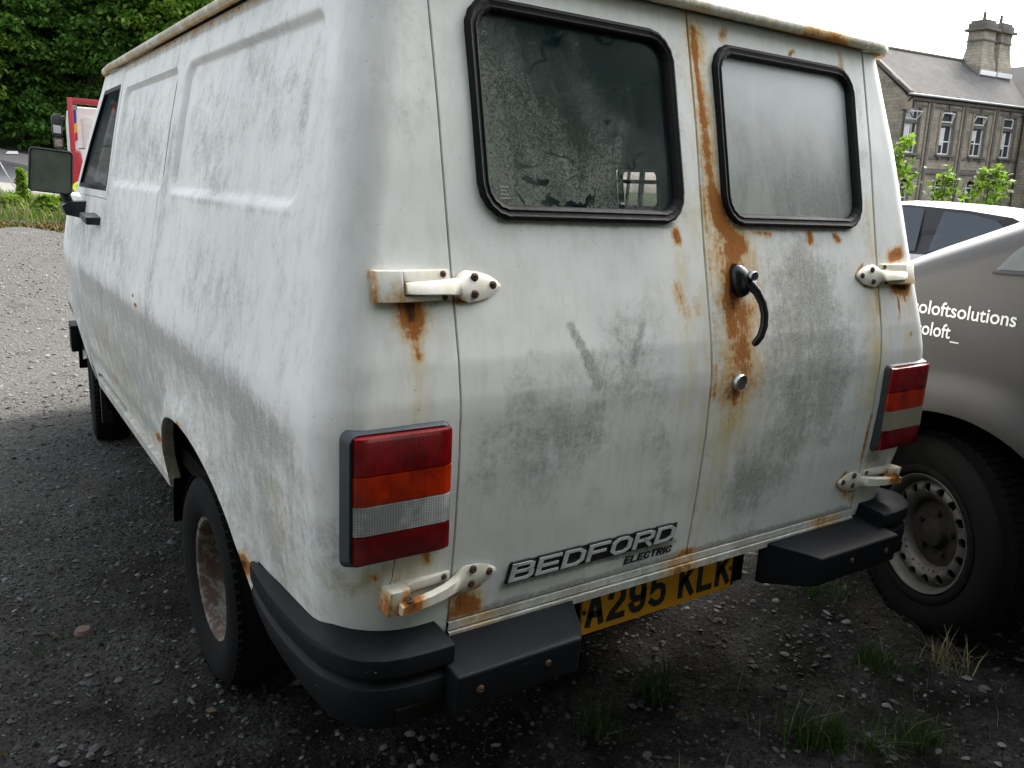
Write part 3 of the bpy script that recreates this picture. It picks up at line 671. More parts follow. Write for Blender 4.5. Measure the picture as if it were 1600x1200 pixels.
# ------------------------------------------------------------------ rear doors
def rrect(cx, cz, hx, hz, r, dirx, dirz):
    """point where a ray from the centre meets a rounded rectangle"""
    lo, hi = 0., 3.
    for _ in range(40):
        t = (lo+hi)/2; qx = abs(dirx*t)-hx+r; qz = abs(dirz*t)-hz+r
        sdf = math.hypot(max(qx, 0), max(qz, 0))+min(max(qx, qz), 0)-r
        if sdf < 0: lo = t
        else: hi = t
    return cx+dirx*t, cz+dirz*t
Z0, ZM, Z1 = .648, 1.415, 1.907
def rear_door(xl, xr, wc, wh):
    V = []; F = []; nx = 64; nz = 110
    xs = [xl+(xr-xl)*i/nx for i in range(nx+1)]; nu = 44
    zl = [Z0+(ZM-Z0)*j/nz for j in range(nz+1)]
    V += [rear_pt(x, z) for x in xs for z in zl]; H = nz+1
    F += [(i*H+j, (i+1)*H+j, (i+1)*H+j+1, i*H+j+1) for i in range(nx) for j in range(nz)]
    out = [(x, ZM) for x in xs]+[(xr, ZM+(Z1-ZM)*j/nu) for j in range(1, nu+1)]+[(x, Z1) for x in xs[::-1][1:]]+[(xl, ZM+(Z1-ZM)*j/nu) for j in range(nu-1, 0, -1)]
    cx, cz, hx, hz = wc[0], wc[1], wh[0], wh[1]; inn = []
    for (x, z) in out:
        dx, dz = x-cx, z-cz; L = math.hypot(dx, dz); inn.append(rrect(cx, cz, hx, hz, .055, dx/L, dz/L))
    rings = 12; b = len(V); n = len(out)
    for k in range(rings+1):
        t = k/rings
        for (x, z), (xi, zi) in zip(out, inn): V.append(rear_pt(x+(xi-x)*t, z+(zi-z)*t))
    for k in range(rings):
        F += [(b+k*n+i, b+k*n+(i+1) % n, b+(k+1)*n+(i+1) % n, b+(k+1)*n+i) for i in range(n)]
    # fold at window hole
    b2 = len(V); V += [v+Vector((0, .02, 0)) for v in V[b+rings*n:b+(rings+1)*n]]
    F += [(b+rings*n+i, b+rings*n+(i+1) % n, b2+(i+1) % n, b2+i) for i in range(n)]
    # folded outer edge
    loop = [(x, Z0) for x in xs]+[(xr, z) for z in zl[1:]]+[(xr, ZM+(Z1-ZM)*j/nu) for j in range(1, nu+1)]+[(x, Z1) for x in xs[::-1][1:]]
    loop += [(xl, ZM+(Z1-ZM)*j/nu) for j in range(nu-1, -1, -1)]+[(xl, z) for z in zl[::-1][1:-1]]
    cxx, czz = (xl+xr)/2, 1.27
    r0 = [len(V)+i for i in range(len(loop))]; V += [rear_pt(x, z) for x, z in loop]; prev = r0
    for dep, sh in ((-.0015, .0012), (-.016, .0012)):
        cur = [len(V)+i for i in range(len(loop))]
        for x, z in loop:
            V.append(rear_pt(x+(sh if x == xr else -sh if x == xl else 0), z, dep)+Vector((0, 0, (sh if z == Z1 else -sh if z == Z0 else 0))))
        m_ = len(loop); F += [(prev[i], cur[i], cur[(i+1) % m_], prev[(i+1) % m_]) for i in range(m_)]; prev = cur
    return mesh('rear_door', V, F, M['paint'], van, 40, van_stain, weld=.0004)
doorL = rear_door(-SEAM+.003, -.0035, (-.328, 1.644), (.252, .190)); doorR = rear_door(.0035, SEAM-.006, (.336, 1.644), (.252, .190))
doorL['label'] = 'left rear door with dark dirty window and raised letters'; doorR['label'] = 'right rear door streaked with rust and grey algae'
def window(door, wc, gmat, lab):
    cx, cz = wc; hx, hz = .268, .206
    prof = [(-.027, -.010), (-.027, .003), (-.024, .009), (-.019, .012), (-.016, .009), (-.012, .010), (-.007, .013), (-.001, .010), (.001, .003), (0., -.004)]
    # profile a: distance inward from outer edge (negative = inside), b: proud of the skin
    V = []; F = []; base = rr_loop(cx, cz, hx, hz, .068, 16); n = len(base); k = len(prof)
    for i, (x, z) in enumerate(base):
        x0, z0 = base[i-1]; x1, z1 = base[(i+1) % n]; tx, tz = x1-x0, z1-z0; L = math.hypot(tx, tz) or 1; nx_, nz_ = tz/L, -tx/L
        wob = .0008*math.sin(i*1.7)
        for a, b in prof: V.append(rear_pt(x+nx_*(a+wob), z+nz_*(a+wob), b))
    F = [(i*k+q, i*k+q+1, ((i+1) % n)*k+q+1, ((i+1) % n)*k+q) for i in range(n) for q in range(k-1)]
    mesh('window_seal', V, F, M['rubber'], door, 50)
    lp = rr_loop(cx, cz, hx-.0225, hz-.0225, .048, 10); rings = 8; V = []; F = []; n = len(lp)
    for q in range(rings+1):
        t = 1-q/rings*.999
        for x, z in lp: V.append(rear_pt(cx+(x-cx)*t, cz+(z-cz)*t, -.004))
    F = [(q*n+i, q*n+(i+1) % n, (q+1)*n+(i+1) % n, (q+1)*n+i) for q in range(rings) for i in range(n)]
    p = mesh('window_pane', V, F, gmat, door, 80); p['label'] = lab
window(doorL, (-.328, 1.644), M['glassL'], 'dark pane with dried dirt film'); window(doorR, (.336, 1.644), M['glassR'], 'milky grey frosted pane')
# small etched mark low on the left pane
def text(body, name, mat, parent, size, depth=.001, offset=0., sx=1., shear=0., Mx=None, align='LEFT', space=1., bevel=0):
    cu_ = bpy.data.curves.new(name, 'FONT'); cu_.body = body; cu_.size = size; cu_.extrude = depth; cu_.offset = offset; cu_.shear = shear
    cu_.align_x = align; cu_.space_character = space; cu_.bevel_depth = bevel; cu_.resolution_u = 6
    o = bpy.data.objects.new(name, cu_); COL.objects.link(o)
    dg = bpy.context.evaluated_depsgraph_get(); me = bpy.data.meshes.new_from_object(o.evaluated_get(dg)); bpy.data.objects.remove(o)
    me.transform(Matrix.Diagonal((sx, 1, 1, 1)))
    if Mx is not None: me.transform(Mx)
    me.name = name; me.materials.clear(); return link(name, me, mat, parent, 0)
def on_rear(x, z, off=.002, tilt=0.):
    p = rear_pt(x, z, off); d = (rear_pt(x, z+.03)-rear_pt(x, z-.03)).normalized()
    return Matrix.Translation(p) @ Matrix(((1, 0, 0, 0), (0, d.y, -d.z, 0), (0, d.z, d.y, 0), (0, 0, 0, 1))) @ Matrix.Rotation(tilt, 4, 'Z')
M['letter_white'] = plain('letter_worn_white', (.66, .67, .67), .4, .15, 60, bump=.1)
M['letter_black'] = plain('letter_black', (.018, .018, .019), .6, .35, 60)
M['etch'] = plain('etched_mark', (.35, .37, .37), .6)
def fit(o, x0, x1, ref_inv):
    """stretch a lettering mesh along its own baseline to span x0..x1"""
    me = o.data; me.transform(ref_inv); xs = [v.co.x for v in me.vertices]; a, b = min(xs), max(xs)
    s = (x1-x0)/(b-a); me.transform(Matrix.Diagonal((s, 1, 1, 1)))
    xs = [v.co.x for v in me.vertices]; me.transform(Matrix.Translation((x0-min(xs), 0, 0))); me.transform(ref_inv.inverted()); me.update()
# block capitals drawn as strokes: badge and number plate
GL = {
 'B': [[(0, 0), (0, 1)], [(0, 1), (.78, 1), (.95, .9), (.95, .62), (.8, .52), (0, .52)], [(.8, .52), (1, .4), (1, .12), (.82, 0), (0, 0)]],
 'E': [[(1, 1), (0, 1), (0, 0), (1, 0)], [(0, .5), (.9, .5)]], 'D': [[(0, 0), (0, 1), (.72, 1), (1, .78), (1, .22), (.72, 0), (0, 0)]],
 'F': [[(1, 1), (0, 1), (0, 0)], [(0, .5), (.85, .5)]], 'O': [[(.25, 0), (.75, 0), (1, .22), (1, .78), (.75, 1), (.25, 1), (0, .78), (0, .22), (.25, 0)]],
 'R': [[(0, 0), (0, 1), (.78, 1), (1, .9), (1, .58), (.8, .46), (0, .46)], [(.62, .46), (1, 0)]],
 'A': [[(0, 0), (.42, 1), (.58, 1), (1, 0)], [(.18, .30), (.82, .30)]], '2': [[(0, .76), (.06, .92), (.25, 1), (.75, 1), (.95, .9), (1, .74), (.94, .56), (.1, .14), (0, 0), (1, 0)]],
 '9': [[(1, .62), (.92, .46), (.7, .40), (.3, .40), (.08, .5), (0, .68), (.06, .9), (.28, 1), (.72, 1), (.94, .9), (1, .7), (1, .3), (.92, .1), (.7, 0), (.3, 0), (.08, .1), (0, .22)]],
 '5': [[(.95, 1), (.12, 1), (.06, .55), (.3, .64), (.68, .64), (.9, .56), (1, .40), (1, .22), (.9, .07), (.68, 0), (.3, 0), (0, .12)]],
 'K': [[(0, 0), (0, 1)], [(1, 1), (.06, .42)], [(.34, .60), (1, 0)]], 'L': [[(0, 1), (0, 0), (1, 0)]],
 'C': [[(1, .74), (.9, .93), (.7, 1), (.3, 1), (.08, .9), (0, .7), (0, .3), (.08, .1), (.3, 0), (.7, 0), (.9, .07), (1, .26)]], 'T': [[(0, 1), (1, 1)], [(.5, 1), (.5, 0)]], 'I': [[(.5, 0), (.5, 1)]],
}
def strokes(mb, ch, x, z, wd, ht, th, d0, d1, Mx, shear=0., grow=0., k=1.):
    """flat stroke letter as mitred ribbons with thickness"""
    t = th/2+grow; ht = ht*k; shear = shear/k; Mx = Mx @ Matrix.Translation((0, z, 0)) @ Matrix.Diagonal((1, 1/k, 1, 1)) @ Matrix.Translation((0, -z, 0))
    for pl in GL[ch]:
        P = [Vector((x+th/2+p[0]*(wd-th)+shear*(p[1]*ht), z+th/2+p[1]*(ht-th))) for p in pl]
        closed = (P[0]-P[-1]).length < 1e-6
        if closed: P = P[:-1]
        n = len(P); Lp = []; Rp = []
        for i in range(n):
            a = P[i-1] if (i > 0 or closed) else None; b = P[(i+1) % n] if (i < n-1 or closed) else None
            if a is None: d = (b-P[i]).normalized(); nn = Vector((-d.y, d.x)); q = P[i]-d*t*.98; s_ = t
            elif b is None: d = (P[i]-a).normalized(); nn = Vector((-d.y, d.x)); q = P[i]+d*t*.98; s_ = t
            else:
                d1_ = (P[i]-a).normalized(); d2 = (b-P[i]).normalized(); d = (d1_+d2).normalized(); nn = Vector((-d.y, d.x)); q = P[i]; s_ = t/max(.5, nn.dot(Vector((-d1_.y, d1_.x))))
            Lp.append(q+nn*s_); Rp.append(q-nn*s_)
        m_ = n if closed else n-1
        V = []
        for i in range(n):
            for p, d in ((Lp[i], d0), (Rp[i], d0), (Rp[i], d1), (Lp[i], d1)): V.append(Mx @ Vector((p.x, p.y, d)))
        F = []
        for i in range(m_):
            j = (i+1) % n
            for q in range(4): q2 = (q+1) % 4; F.append((4*i+q, 4*i+q2, 4*j+q2, 4*j+q))
        if not closed: F += [(0, 1, 2, 3), (4*n-1, 4*n-2, 4*n-3, 4*n-4)]
        mb.add(V, F)
Mb = on_rear(-.533, .706, .0015)
bk = MB(); wt = MB(); word = 'BEDFORD'; cw, gp = .0580, .0100
for i, ch in enumerate(word):
    x = i*(cw+gp)
    strokes(bk, ch, x, -.001, cw, .040, .012, .0002, .0055, Mb, .18, .0045, 1.5)
    # black infill between the letter strokes
    bk.add([Mb @ Vector((x+a+.18*b, b, d)) for d in (.0002, .003) for a, b in ((-.006, -.005), (cw+.006, -.005), (cw+.006, .040), (-.006, .040))], [(0, 1, 2, 3), (4, 5, 6, 7), (0, 1, 5, 4), (1, 2, 6, 5), (2, 3, 7, 6), (3, 0, 4, 7)])
    strokes(wt, ch, x-.001, -.001, cw+.002, .040, .0118, .004, .0075, Mb, .18, 0, 1.75)
badge = bk.build('maker_badge', M['letter_black'], doorL, 30); badge['label'] = 'black backing plate following raised capital letters'
wt.build('badge_lettering', M['letter_white'], doorL, 30)
el = MB(); Me = on_rear(-.208, .668, .0012); x = 0
for ch in 'ELECTRIC':
    wd = .0175 if ch != 'I' else .0062
    strokes(el, ch, x, 0, wd, .0190, .0050, 0, .0012, Me, .22, 0, 1.45); x += wd+.0028
el.build('electric_lettering', M['letter_black'], doorL, 0)
et = MB()
for i, wd in enumerate((.022, .016, .02, .024)):
    et.add([rear_pt(-.545+a, 1.498-.007*i+b, -.0025) for a, b in ((0, 0), (wd, 0), (wd, .0016), (0, .0016))], [(0, 1, 2, 3)])
et.build('etched_glass_mark', M['etch'], doorL, 0)

# --- hinges
def screw(c, nrm, parent, r=.0075):
    """domed cross-head screw"""
    nrm = Vector(nrm).normalized(); a = nrm.orthogonal().normalized(); b = nrm.cross(a); V = []; F = []; n = 12
    for rr_, d in ((r, -.001), (r, .0015), (r*.75, .0032), (r*.38, .0036), (r*.25, .0018)):
        V += [Vector(c)+nrm*d+rr_*(math.cos(2*math.pi*k/n)*a+math.sin(2*math.pi*k/n)*b) for k in range(n)]
    for i in range(4): F += [(i*n+k, i*n+(k+1) % n, (i+1)*n+(k+1) % n, (i+1)*n+k) for k in range(n)]
    F.append(tuple(4*n+k for k in range(n)))
    return mesh('screw', V, F, M['screw'], parent, 50)
def hinge(side, z0, lower):
    """bracket on the body, strap with spade end on the door. side -1 left, 1 right"""
    s = side
    def P(x, z, off): # follows rear surface and rounded corner
        xa = abs(x); Y = float(YRf(z)); r = float(CRf(z)); xk = float(XSf(z))-r
        if xa > xk: y = Y+r-math.sqrt(max(r*r-(xa-xk)**2, 0))
        else: y = Y
        return Vector((s*abs(x), y-off, z))
    xo = .828 if not lower else .818; hh = .027 if not lower else .026
    # bracket: plate with raised cheeks and slot
    nx = 16; V = []; F = []
    def sheet(xa, xb, za, zb, off, dep, sk=0., nx=12, offb=None):
        V = []; F = []
        for i in range(nx+1):
            t = i/nx; x = xa+(xb-xa)*t; o = off if offb is None else off+(offb-off)*t
            zs = (za+sk*t, zb+sk*t)
            V += [P(x, zs[0], -.004), P(x, zs[0], o), P(x, zs[1], o), P(x, zs[1], -.004)]
        for i in range(nx):
            for q in range(3): F.append((4*i+q, 4*i+q+1, 4*i+q+5, 4*i+q+4))
        F += [(0, 1, 2, 3), (4*nx+3, 4*nx+2, 4*nx+1, 4*nx)]
        mb.add(V, F)
    mb = MB()
    x_in = .676
    ob = .040 if lower else .012       # the lower hinge stands well proud of the curved body
    sheet(xo, .775, z0-hh, z0+hh, ob, 0, offb=.018 if not lower else .034)
    sheet(.7745, x_in, z0+hh*.30, z0+hh, .018, 0, offb=.006); sheet(.7745, x_in, z0-hh, z0-hh*.62, .018, 0, offb=.006)
    sheet(.7745, .69, z0-hh*.62, z0+hh*.30, .003, 0)
    def st(co):
        o = np.zeros((len(co), 3)); x = np.abs(co[:, 0]); z = co[:, 2]
        o[:, 0] = .03+.75*np.exp(-((x-.782)/.014)**2-((z-z0+.004)/.02)**2)+.30*np.exp(-((x-xo)/.006)**2)+.35*np.exp(-((z-z0+hh)/.004)**2)
        if lower: o[:, 0] += .80*np.exp(-((x-.785)/.013)**2-((z-z0+.008)/.022)**2)
        o[:, 1] = .45; o[:, 2] = .15; return o
    kw = dict(bevel=.0022, seg=2, attr=st)
    hg = mb.build('hinge', M['hinge'], van, 40, **kw); hg['label'] = ('lower' if lower else 'upper')+' '+('left' if s < 0 else 'right')+' door hinge, white paint over rust'
    # strap
    dz = .0 if not lower else .012
    V = []; F = []; xs_ = [.772 if not lower else .800, .755 if not lower else .775, .73, .70, .680, .662, .655, .64, .615, .590, .572, .566]
    hw = [.0100, .0115, .012, .013, .014, .016, .024, .029, .0265, .0195, .009, .003]; off = [.030 if lower else .024, .030 if lower else .026, .026, .024, .022, .020, .017, .0135, .0105, .009, .007, .006]
    if lower: off = [.056, .052, .044, .036, .028, .022, .017, .0135, .0105, .009, .007, .006]
    for i, (x, h_, o) in enumerate(zip(xs_, hw, off)):
        zc = z0-.0015+dz*i/11+(-.006 if lower else -.002)
        rim = .42 if i > 5 else .80
        V += [P(x, zc-h_, .002 if i > 4 else o-.016), P(x, zc-h_, o*.55 if i > 4 else o-.006), P(x, zc-h_*rim, o), P(x, zc+h_*rim, o), P(x, zc+h_, o*.55 if i > 4 else o-.006), P(x, zc+h_, .002 if i > 4 else o-.016)]
    n = len(xs_)
    for i in range(n-1):
        for q in range(5): F.append((6*i+q, 6*i+q+1, 6*i+q+7, 6*i+q+6))
        if i < 5: F.append((6*i+5, 6*i, 6*i+6, 6*i+11))
    F += [(0, 1, 2, 3, 4, 5), tuple(6*n-1-q for q in range(6))]
    m2 = MB(); m2.add(V, F)
    m2.build('hinge_strap', M['hinge'], hg, 60, attr=st)
    zc = z0+dz-(.006 if lower else .002)
    for (x, z) in ((.626, zc+.0155), (.628, zc-.0150), (.585, zc)): screw(P(x, z, .012 if x > .6 else .008), (0, -1, .05), hg, .0082)
    screw(P(.690, z0+hh*.72, .0075), (0, -1, 0), hg, .0065); screw(P(.690, z0-hh*.80, .0075), (0, -1, 0), hg, .0060)
    if lower: screw(P(.782, z0+.010, .047), (s*.3, -.5, .9), hg, .008)
    return hg
for s in (-1, 1):
    hinge(s, 1.319, False); hinge(s, .738, True)
# --- handle, lock
def handle():
    mb = MB()
    # escutcheon: pointed shield
    poly = [(.078, 1.338), (.090, 1.352), (.112, 1.350), (.130, 1.338), (.137, 1.315), (.132, 1.292), (.118, 1.279), (.098, 1.274), (.084, 1.286), (.077, 1.310)]
    V = []; n = len(poly); c = (.107, 1.313)
    for t, off in ((1, -.002), (1, .012), (.86, .020), (.5, .028)):
        V += [rear_pt(c[0]+(x-c[0])*t, c[1]+(z-c[1])*t, off) for x, z in poly]
    F = [(q*n+i, q*n+(i+1) % n, (q+1)*n+(i+1) % n, (q+1)*n+i) for q in range(3) for i in range(n)]+[tuple(3*n+i for i in range(n))]
    mb.add(V, F); h = mb.build('door_handle', M['black_gloss'], doorR, 60); h['label'] = 'black curved pull handle with key lock'
    g = MB(); pts = [(.112, 1.308, .028), (.123, 1.290, .040), (.130, 1.266, .047), (.132, 1.240, .049), (.129, 1.214, .047), (.120, 1.190, .042), (.108, 1.175, .036), (.103, 1.171, .034)]
    P_ = [rear_pt(a, b, c_) for a, b, c_ in pts]; g.tube(P_, [.0125, .011, .0098, .0092, .0092, .0092, .0086, .006], 14); g.build('handle_grip', M['black_gloss'], doorR, 60)
    k = MB(); cc = rear_pt(.124, 1.324, .026); Mx = Matrix.Translation(cc) @ Matrix.Rotation(R_(-90), 4, 'Z')
    k.lathe([(-.014, .0135), (.008, .0135), (.010, .012), (.008, .0105), (.008, 0.0005)], 24, Mx); kk = k.build('handle_lock', M['chrome'], doorR, 50)
    k = MB(); cc = rear_pt(.092, 1.077, .002); Mx = Matrix.Translation(cc) @ Matrix.Rotation(R_(-84), 4, 'Z')
    k.lathe([(-.004, .0215), (.006, .0215), (.010, .019), (.0085, .0165), (.0085, .0003)], 28, Mx)
    k.box(.0083, .0095, -.0012, .0012, -.007, .007, Mx); k.build('door_lock', M['chrome'], doorR, 50)
M['black_gloss'] = plain('chipped_black_enamel', (.012, .012, .013), .24, .3, 25, bump=.12)
handle()
# --- tail lamps
def lamp(s):
    xi, xo, z0, z1 = .697, .887, .829, 1.068
    def base(x, z):
        r = float(CRf(z)); xk = float(XSf(z))-r; return float(YRf(z))+r-math.sqrt(max(r*r-max(abs(x)-xk, 0)**2, 1e-6))
    yf = -.522
    fr = lambda x, z: yf-.002+.003*((x-xi)/(xo-xi))**2    # the lens front, slightly wrapped
    # housing
    xs = [xi-.006+(xo+.018-xi+.006)*i/10 for i in range(11)]
    def loop(g, yfun):
        return [Vector((s*x, yfun(x, z), z)) for x, z in rr_loop((xi+xo)/2+.003, (z0+z1)/2, (xo-xi)/2+g, (z1-z0)/2+g*.75, .018, 6)]
    L0 = loop(-.03, lambda x, z: base(min(x, .93), z)+.01); L1 = loop(.013, lambda x, z: fr(x, z)+.034); L2 = loop(.004, lambda x, z: fr(x, z)+.012); L3 = loop(-.004, lambda x, z: fr(x, z)+.016)
    V = L0+L1+L2+L3; n = len(L0); F = [(q*n+i, q*n+(i+1) % n, (q+1)*n+(i+1) % n, (q+1)*n+i) for q in range(3) for i in range(n)]+[tuple(3*n+i for i in range(n))]
    h = mesh('tail_lamp', V, F, M['lamp_house'], van, 50); h['label'] = ('left' if s < 0 else 'right')+' tail lamp, red, amber, clear and red bands'+('' if s < 0 else ', dusty')
    bands = [(1.068, .9975, 'lamp_red', 'red_lens'), (.9968, .9425, 'lamp_orange', 'amber_lens'), (.9418, .886, 'lamp_clear' if s < 0 else 'lamp_clear_dirty', 'clear_lens'), (.8853, .829, 'lamp_red', 'red_lens')]
    for i, (zt, zb, mt, nm) in enumerate(bands):
        V = []; F = []; nx = 14
        for j in range(nx+1):
            x = xi+(xo-xi)*j/nx; e = .006*max(0, 1-min(j, nx-j)/1.0)
            y = fr(x, 0)+e
            zz = [zb, zb+.0012, zt-.0012, zt]; oo = [.0025, 0, 0, .0025]
            if i == 0: zz = [zb, zb+.0012, zt-.010, zt-.003, zt]; oo = [.0025, 0, 0, .002, .010]
            if i == 3: zz = [zb, zb+.003, zb+.010, zt-.0012, zt]; oo = [.010, .002, 0, 0, .0025]
            V += [Vector((s*x, y+o, z)) for z, o in zip(zz, oo)]; V += [Vector((s*x, y+.020, zt)), Vector((s*x, y+.020, zb))]
        k = len(zz)+2
        for j in range(nx): F += [(j*k+q, (j+1)*k+q, (j+1)*k+(q+1) % k, j*k+(q+1) % k) for q in range(k)]
        F += [tuple(range(k)), tuple(nx*k+q for q in range(k))[::-1]]
        b = MB(); b.add(V, F); b.build(nm, M[mt], h, 40)
lamp(-1); lamp(1)
# --- body lip under the doors, number plate
def lip():
    for k, (za, zb, off) in enumerate(((.628, .644, .004), (.606, .624, .012))):
        V = []; F = []; xs = frange(-.668, .668, .02)
        for x in xs: V += [rear_pt(x, zb, -.012), rear_pt(x, zb, off), rear_pt(x, za, off+.002), rear_pt(x, za, -.03)]
        for i in range(len(xs)-1): F += [(4*i+q, 4*i+q+1, 4*i+q+5, 4*i+q+4) for q in range(3)]
        def at(co):
            x = co[:, 0]; return np.stack([.0+.12*np.clip(np.sin(x*11+1)*np.sin(x*23), 0, 1)+.45*np.exp(-((x+.02)/.07)**2)+.5*np.exp(-((x-.52)/.06)**2)+.3*np.exp(-((x+.6)/.06)**2), np.full(len(x), .25), np.full(len(x), .62)], 1)
        mesh('rear_sill', V, F, M['paint'], van, 40, at)
lip()
def mat_plate():
    q = NT('yellow_plate_plastic'); n = q.noise(14, 6, .65); c = q.mix(n, (.66, .27, .006), (.85, .40, .015)); c = q.mix(q.step(q.noise(34, 5, .7), .55, .75, 0, .35), c, (.22, .11, .03))
    return q.out(c, .38)
M['plate'] = mat_plate()
pb = MB(); pb.box(-.268, .250, -.416, -.408, .471, .592); plate = pb.build('number_plate', M['plate'], van, 30, bevel=.002); plate['label'] = 'yellow number plate with black characters below the doors'
pl = MB(); Mp = Matrix.Translation((-.257, -.4162, .488)) @ Matrix.Rotation(R_(90), 4, 'X')
x = 0
for ch in 'A295 KLK':
    if ch == ' ': x += .034; continue
    strokes(pl, ch, x, 0, .0560, .090, .0165, .0002, .0014, Mp); x += .0555+.0125
pl.build('plate_lettering', M['letter_black'], plate, 0)
for x in (-.262, .243): screw((x, -.417, .530), (0, -1, 0), plate, .006)
pb = MB(); pb.box(-.27, .27, -.407, -.38, .47, .61); pb.build('plate_backing', M['dark'], van)
# --- bumper
def bumper(s):
    """corner moulding hugging the body: flat top, sharp edge, recessed groove, lower skirt"""
    out = [(.700, -.560), (.76, -.560), (.80, -.557), (.84, -.548), (.872, -.530), (.897, -.503), (.913, -.468), (.922, -.425), (.927, -.36), (.930, -.25), (.927, -.14), (.918, -.04), (.908, .04), (.899, .082)]
    inn = [(.700, -.440), (.76, -.440), (.79, -.436), (.815, -.426), (.835, -.410), (.850, -.388), (.862, -.360), (.870, -.325), (.876, -.28), (.882, -.21), (.888, -.12), (.890, -.03), (.890, .04), (.890, .078)]
    V = []; F = []; n = len(out)
    for i, ((xo, yo), (xi, yi)) in enumerate(zip(out, inn)):
        a = Vector(out[max(i-1, 0)]); b = Vector(out[min(i+1, n-1)]); t = (b-a).normalized(); nn = Vector((t.y*-1, t.x)) if False else Vector((t.y, -t.x))
        u = max(0., (i-6)/(n-7)); zt = .653-.062*u; h = .152-.060*u
        P = Vector((xo, yo)); I = Vector((xi, yi)); m_ = lambda k: I.lerp(P, k)
        rows = [(I, zt-.02), (I, zt+.004), (m_(.5), zt+.003), (m_(.93), zt-.001), (P-nn*.0015, zt-.006), (P, zt-.013), (P-nn*.001, zt-.040), (P-nn*.014, zt-.050), (P-nn*.016, zt-.060), (P-nn*.004, zt-.068), (P-nn*.002, zt-.076), (P-nn*.004, zt-h+.012), (P-nn*.012, zt-h), (m_(.1), zt-h+.002)]
        for q, z in rows: V.append(Vector((s*q.x, q.y, z)))
    k = 14
    for i in range(n-1): F += [(i*k+q, i*k+q+1, (i+1)*k+q+1, (i+1)*k+q) for q in range(k-1)]
    F += [tuple(range(k)), tuple((n-1)*k+q for q in range(k))[::-1]]
    b = MB(); b.add(V, F); o = b.build('rear_bumper', M['bumper'], van, 32); o['label'] = ('left' if s < 0 else 'right')+' wraparound corner of the faded black bumper'
    # slot surround in the lower skirt
    b = MB(); b.prism([(s*.725, .516), (s*.815, .516), (s*.820, .545), (s*.725, .545)], 'y', -.5595, -.50)
    b.build('bumper_slot', M['dark'], o)
    # step pad
    b = MB()
    e = .343 if s < 0 else .288
    top = [(.716, -.462, .620), (e, -.462, .620), (e+.010, -.48, .618), (e+.066, -.585, .612), (e+.080, -.602, .604), (.716, -.602, .604)]
    bot = [(.716, -.462, .50), (e, -.462, .50), (e+.010, -.48, .50), (e+.068, -.580, .518), (e+.082, -.597, .526), (.716, -.597, .526)]
    b.add([Vector((s*x, y, z)) for x, y, z in top+bot], [(0, 1, 2, 3, 4, 5), (11, 10, 9, 8, 7, 6)]+[(i, (i+1) % 6, 6+(i+1) % 6, 6+i) for i in range(6)])
    b.build('step_pad', M['bumper'], o, 38, bevel=.006, seg=3)
    screw((s*.665, -.600, .565), (0, -1, 0), o, .009); screw((s*.505, -.600, .572), (0, -1, 0), o, .0075)
bumper(-1); bumper(1)
# --- wheels
def tyre_profile(Rt, Rr, w_):
    h = w_/2; return [(-h*.80, Rr), (-h*.90, Rr+.012), (-h*1.02, Rr+(Rt-Rr)*.45), (-h*1.0, Rr+(Rt-Rr)*.72), (-h*.90, Rt-.020), (-h*.78, Rt-.006), (-h*.4, Rt), (0, Rt+.001), (h*.4, Rt), (h*.78, Rt-.006), (h*.90, Rt-.020), (h*1.0, Rr+(Rt-Rr)*.72), (h*1.02, Rr+(Rt-Rr)*.45), (h*.90, Rr+.012), (h*.80, Rr)]
def tread(mb, Rt, w_, n=64):
    for i in range(n):
        a0 = 2*math.pi*i/n; a1 = a0+2*math.pi/n*.72
        for (xa, xb, sk) in ((-.46, -.26, 0), (-.22, -.02, .02), (.02, .22, .02), (.26, .46, 0)):
            V = []
            for r in (Rt-.006, Rt+.006-.010*(abs(xa+xb) > .5)):
                for a in (a0, a1):
                    for x in (xa, xb): V.append((x*w_, r*math.sin(a+sk*(x > 0)), r*math.cos(a+sk*(x > 0))))
            mb.add(V, [(4, 5, 7, 6), (0, 1, 5, 4), (2, 6, 7, 3), (0, 4, 6, 2), (1, 3, 7, 5)])
def mat_rustrim():
    q = NT('rusty_cream_rim'); n = q.noise(22, 6, .7); f = q.noise(80, 5, .7); c = q.mix(q.step(n, .40, .56), (.20, .185, .15), (.075, .045, .030)); c = q.mix(q.step(f, .55, .7, 0, .7), c, (.05, .03, .02))
    return q.out(c, .8, q.bump(f, .5, .003))
M['rustrim'] = mat_rustrim()
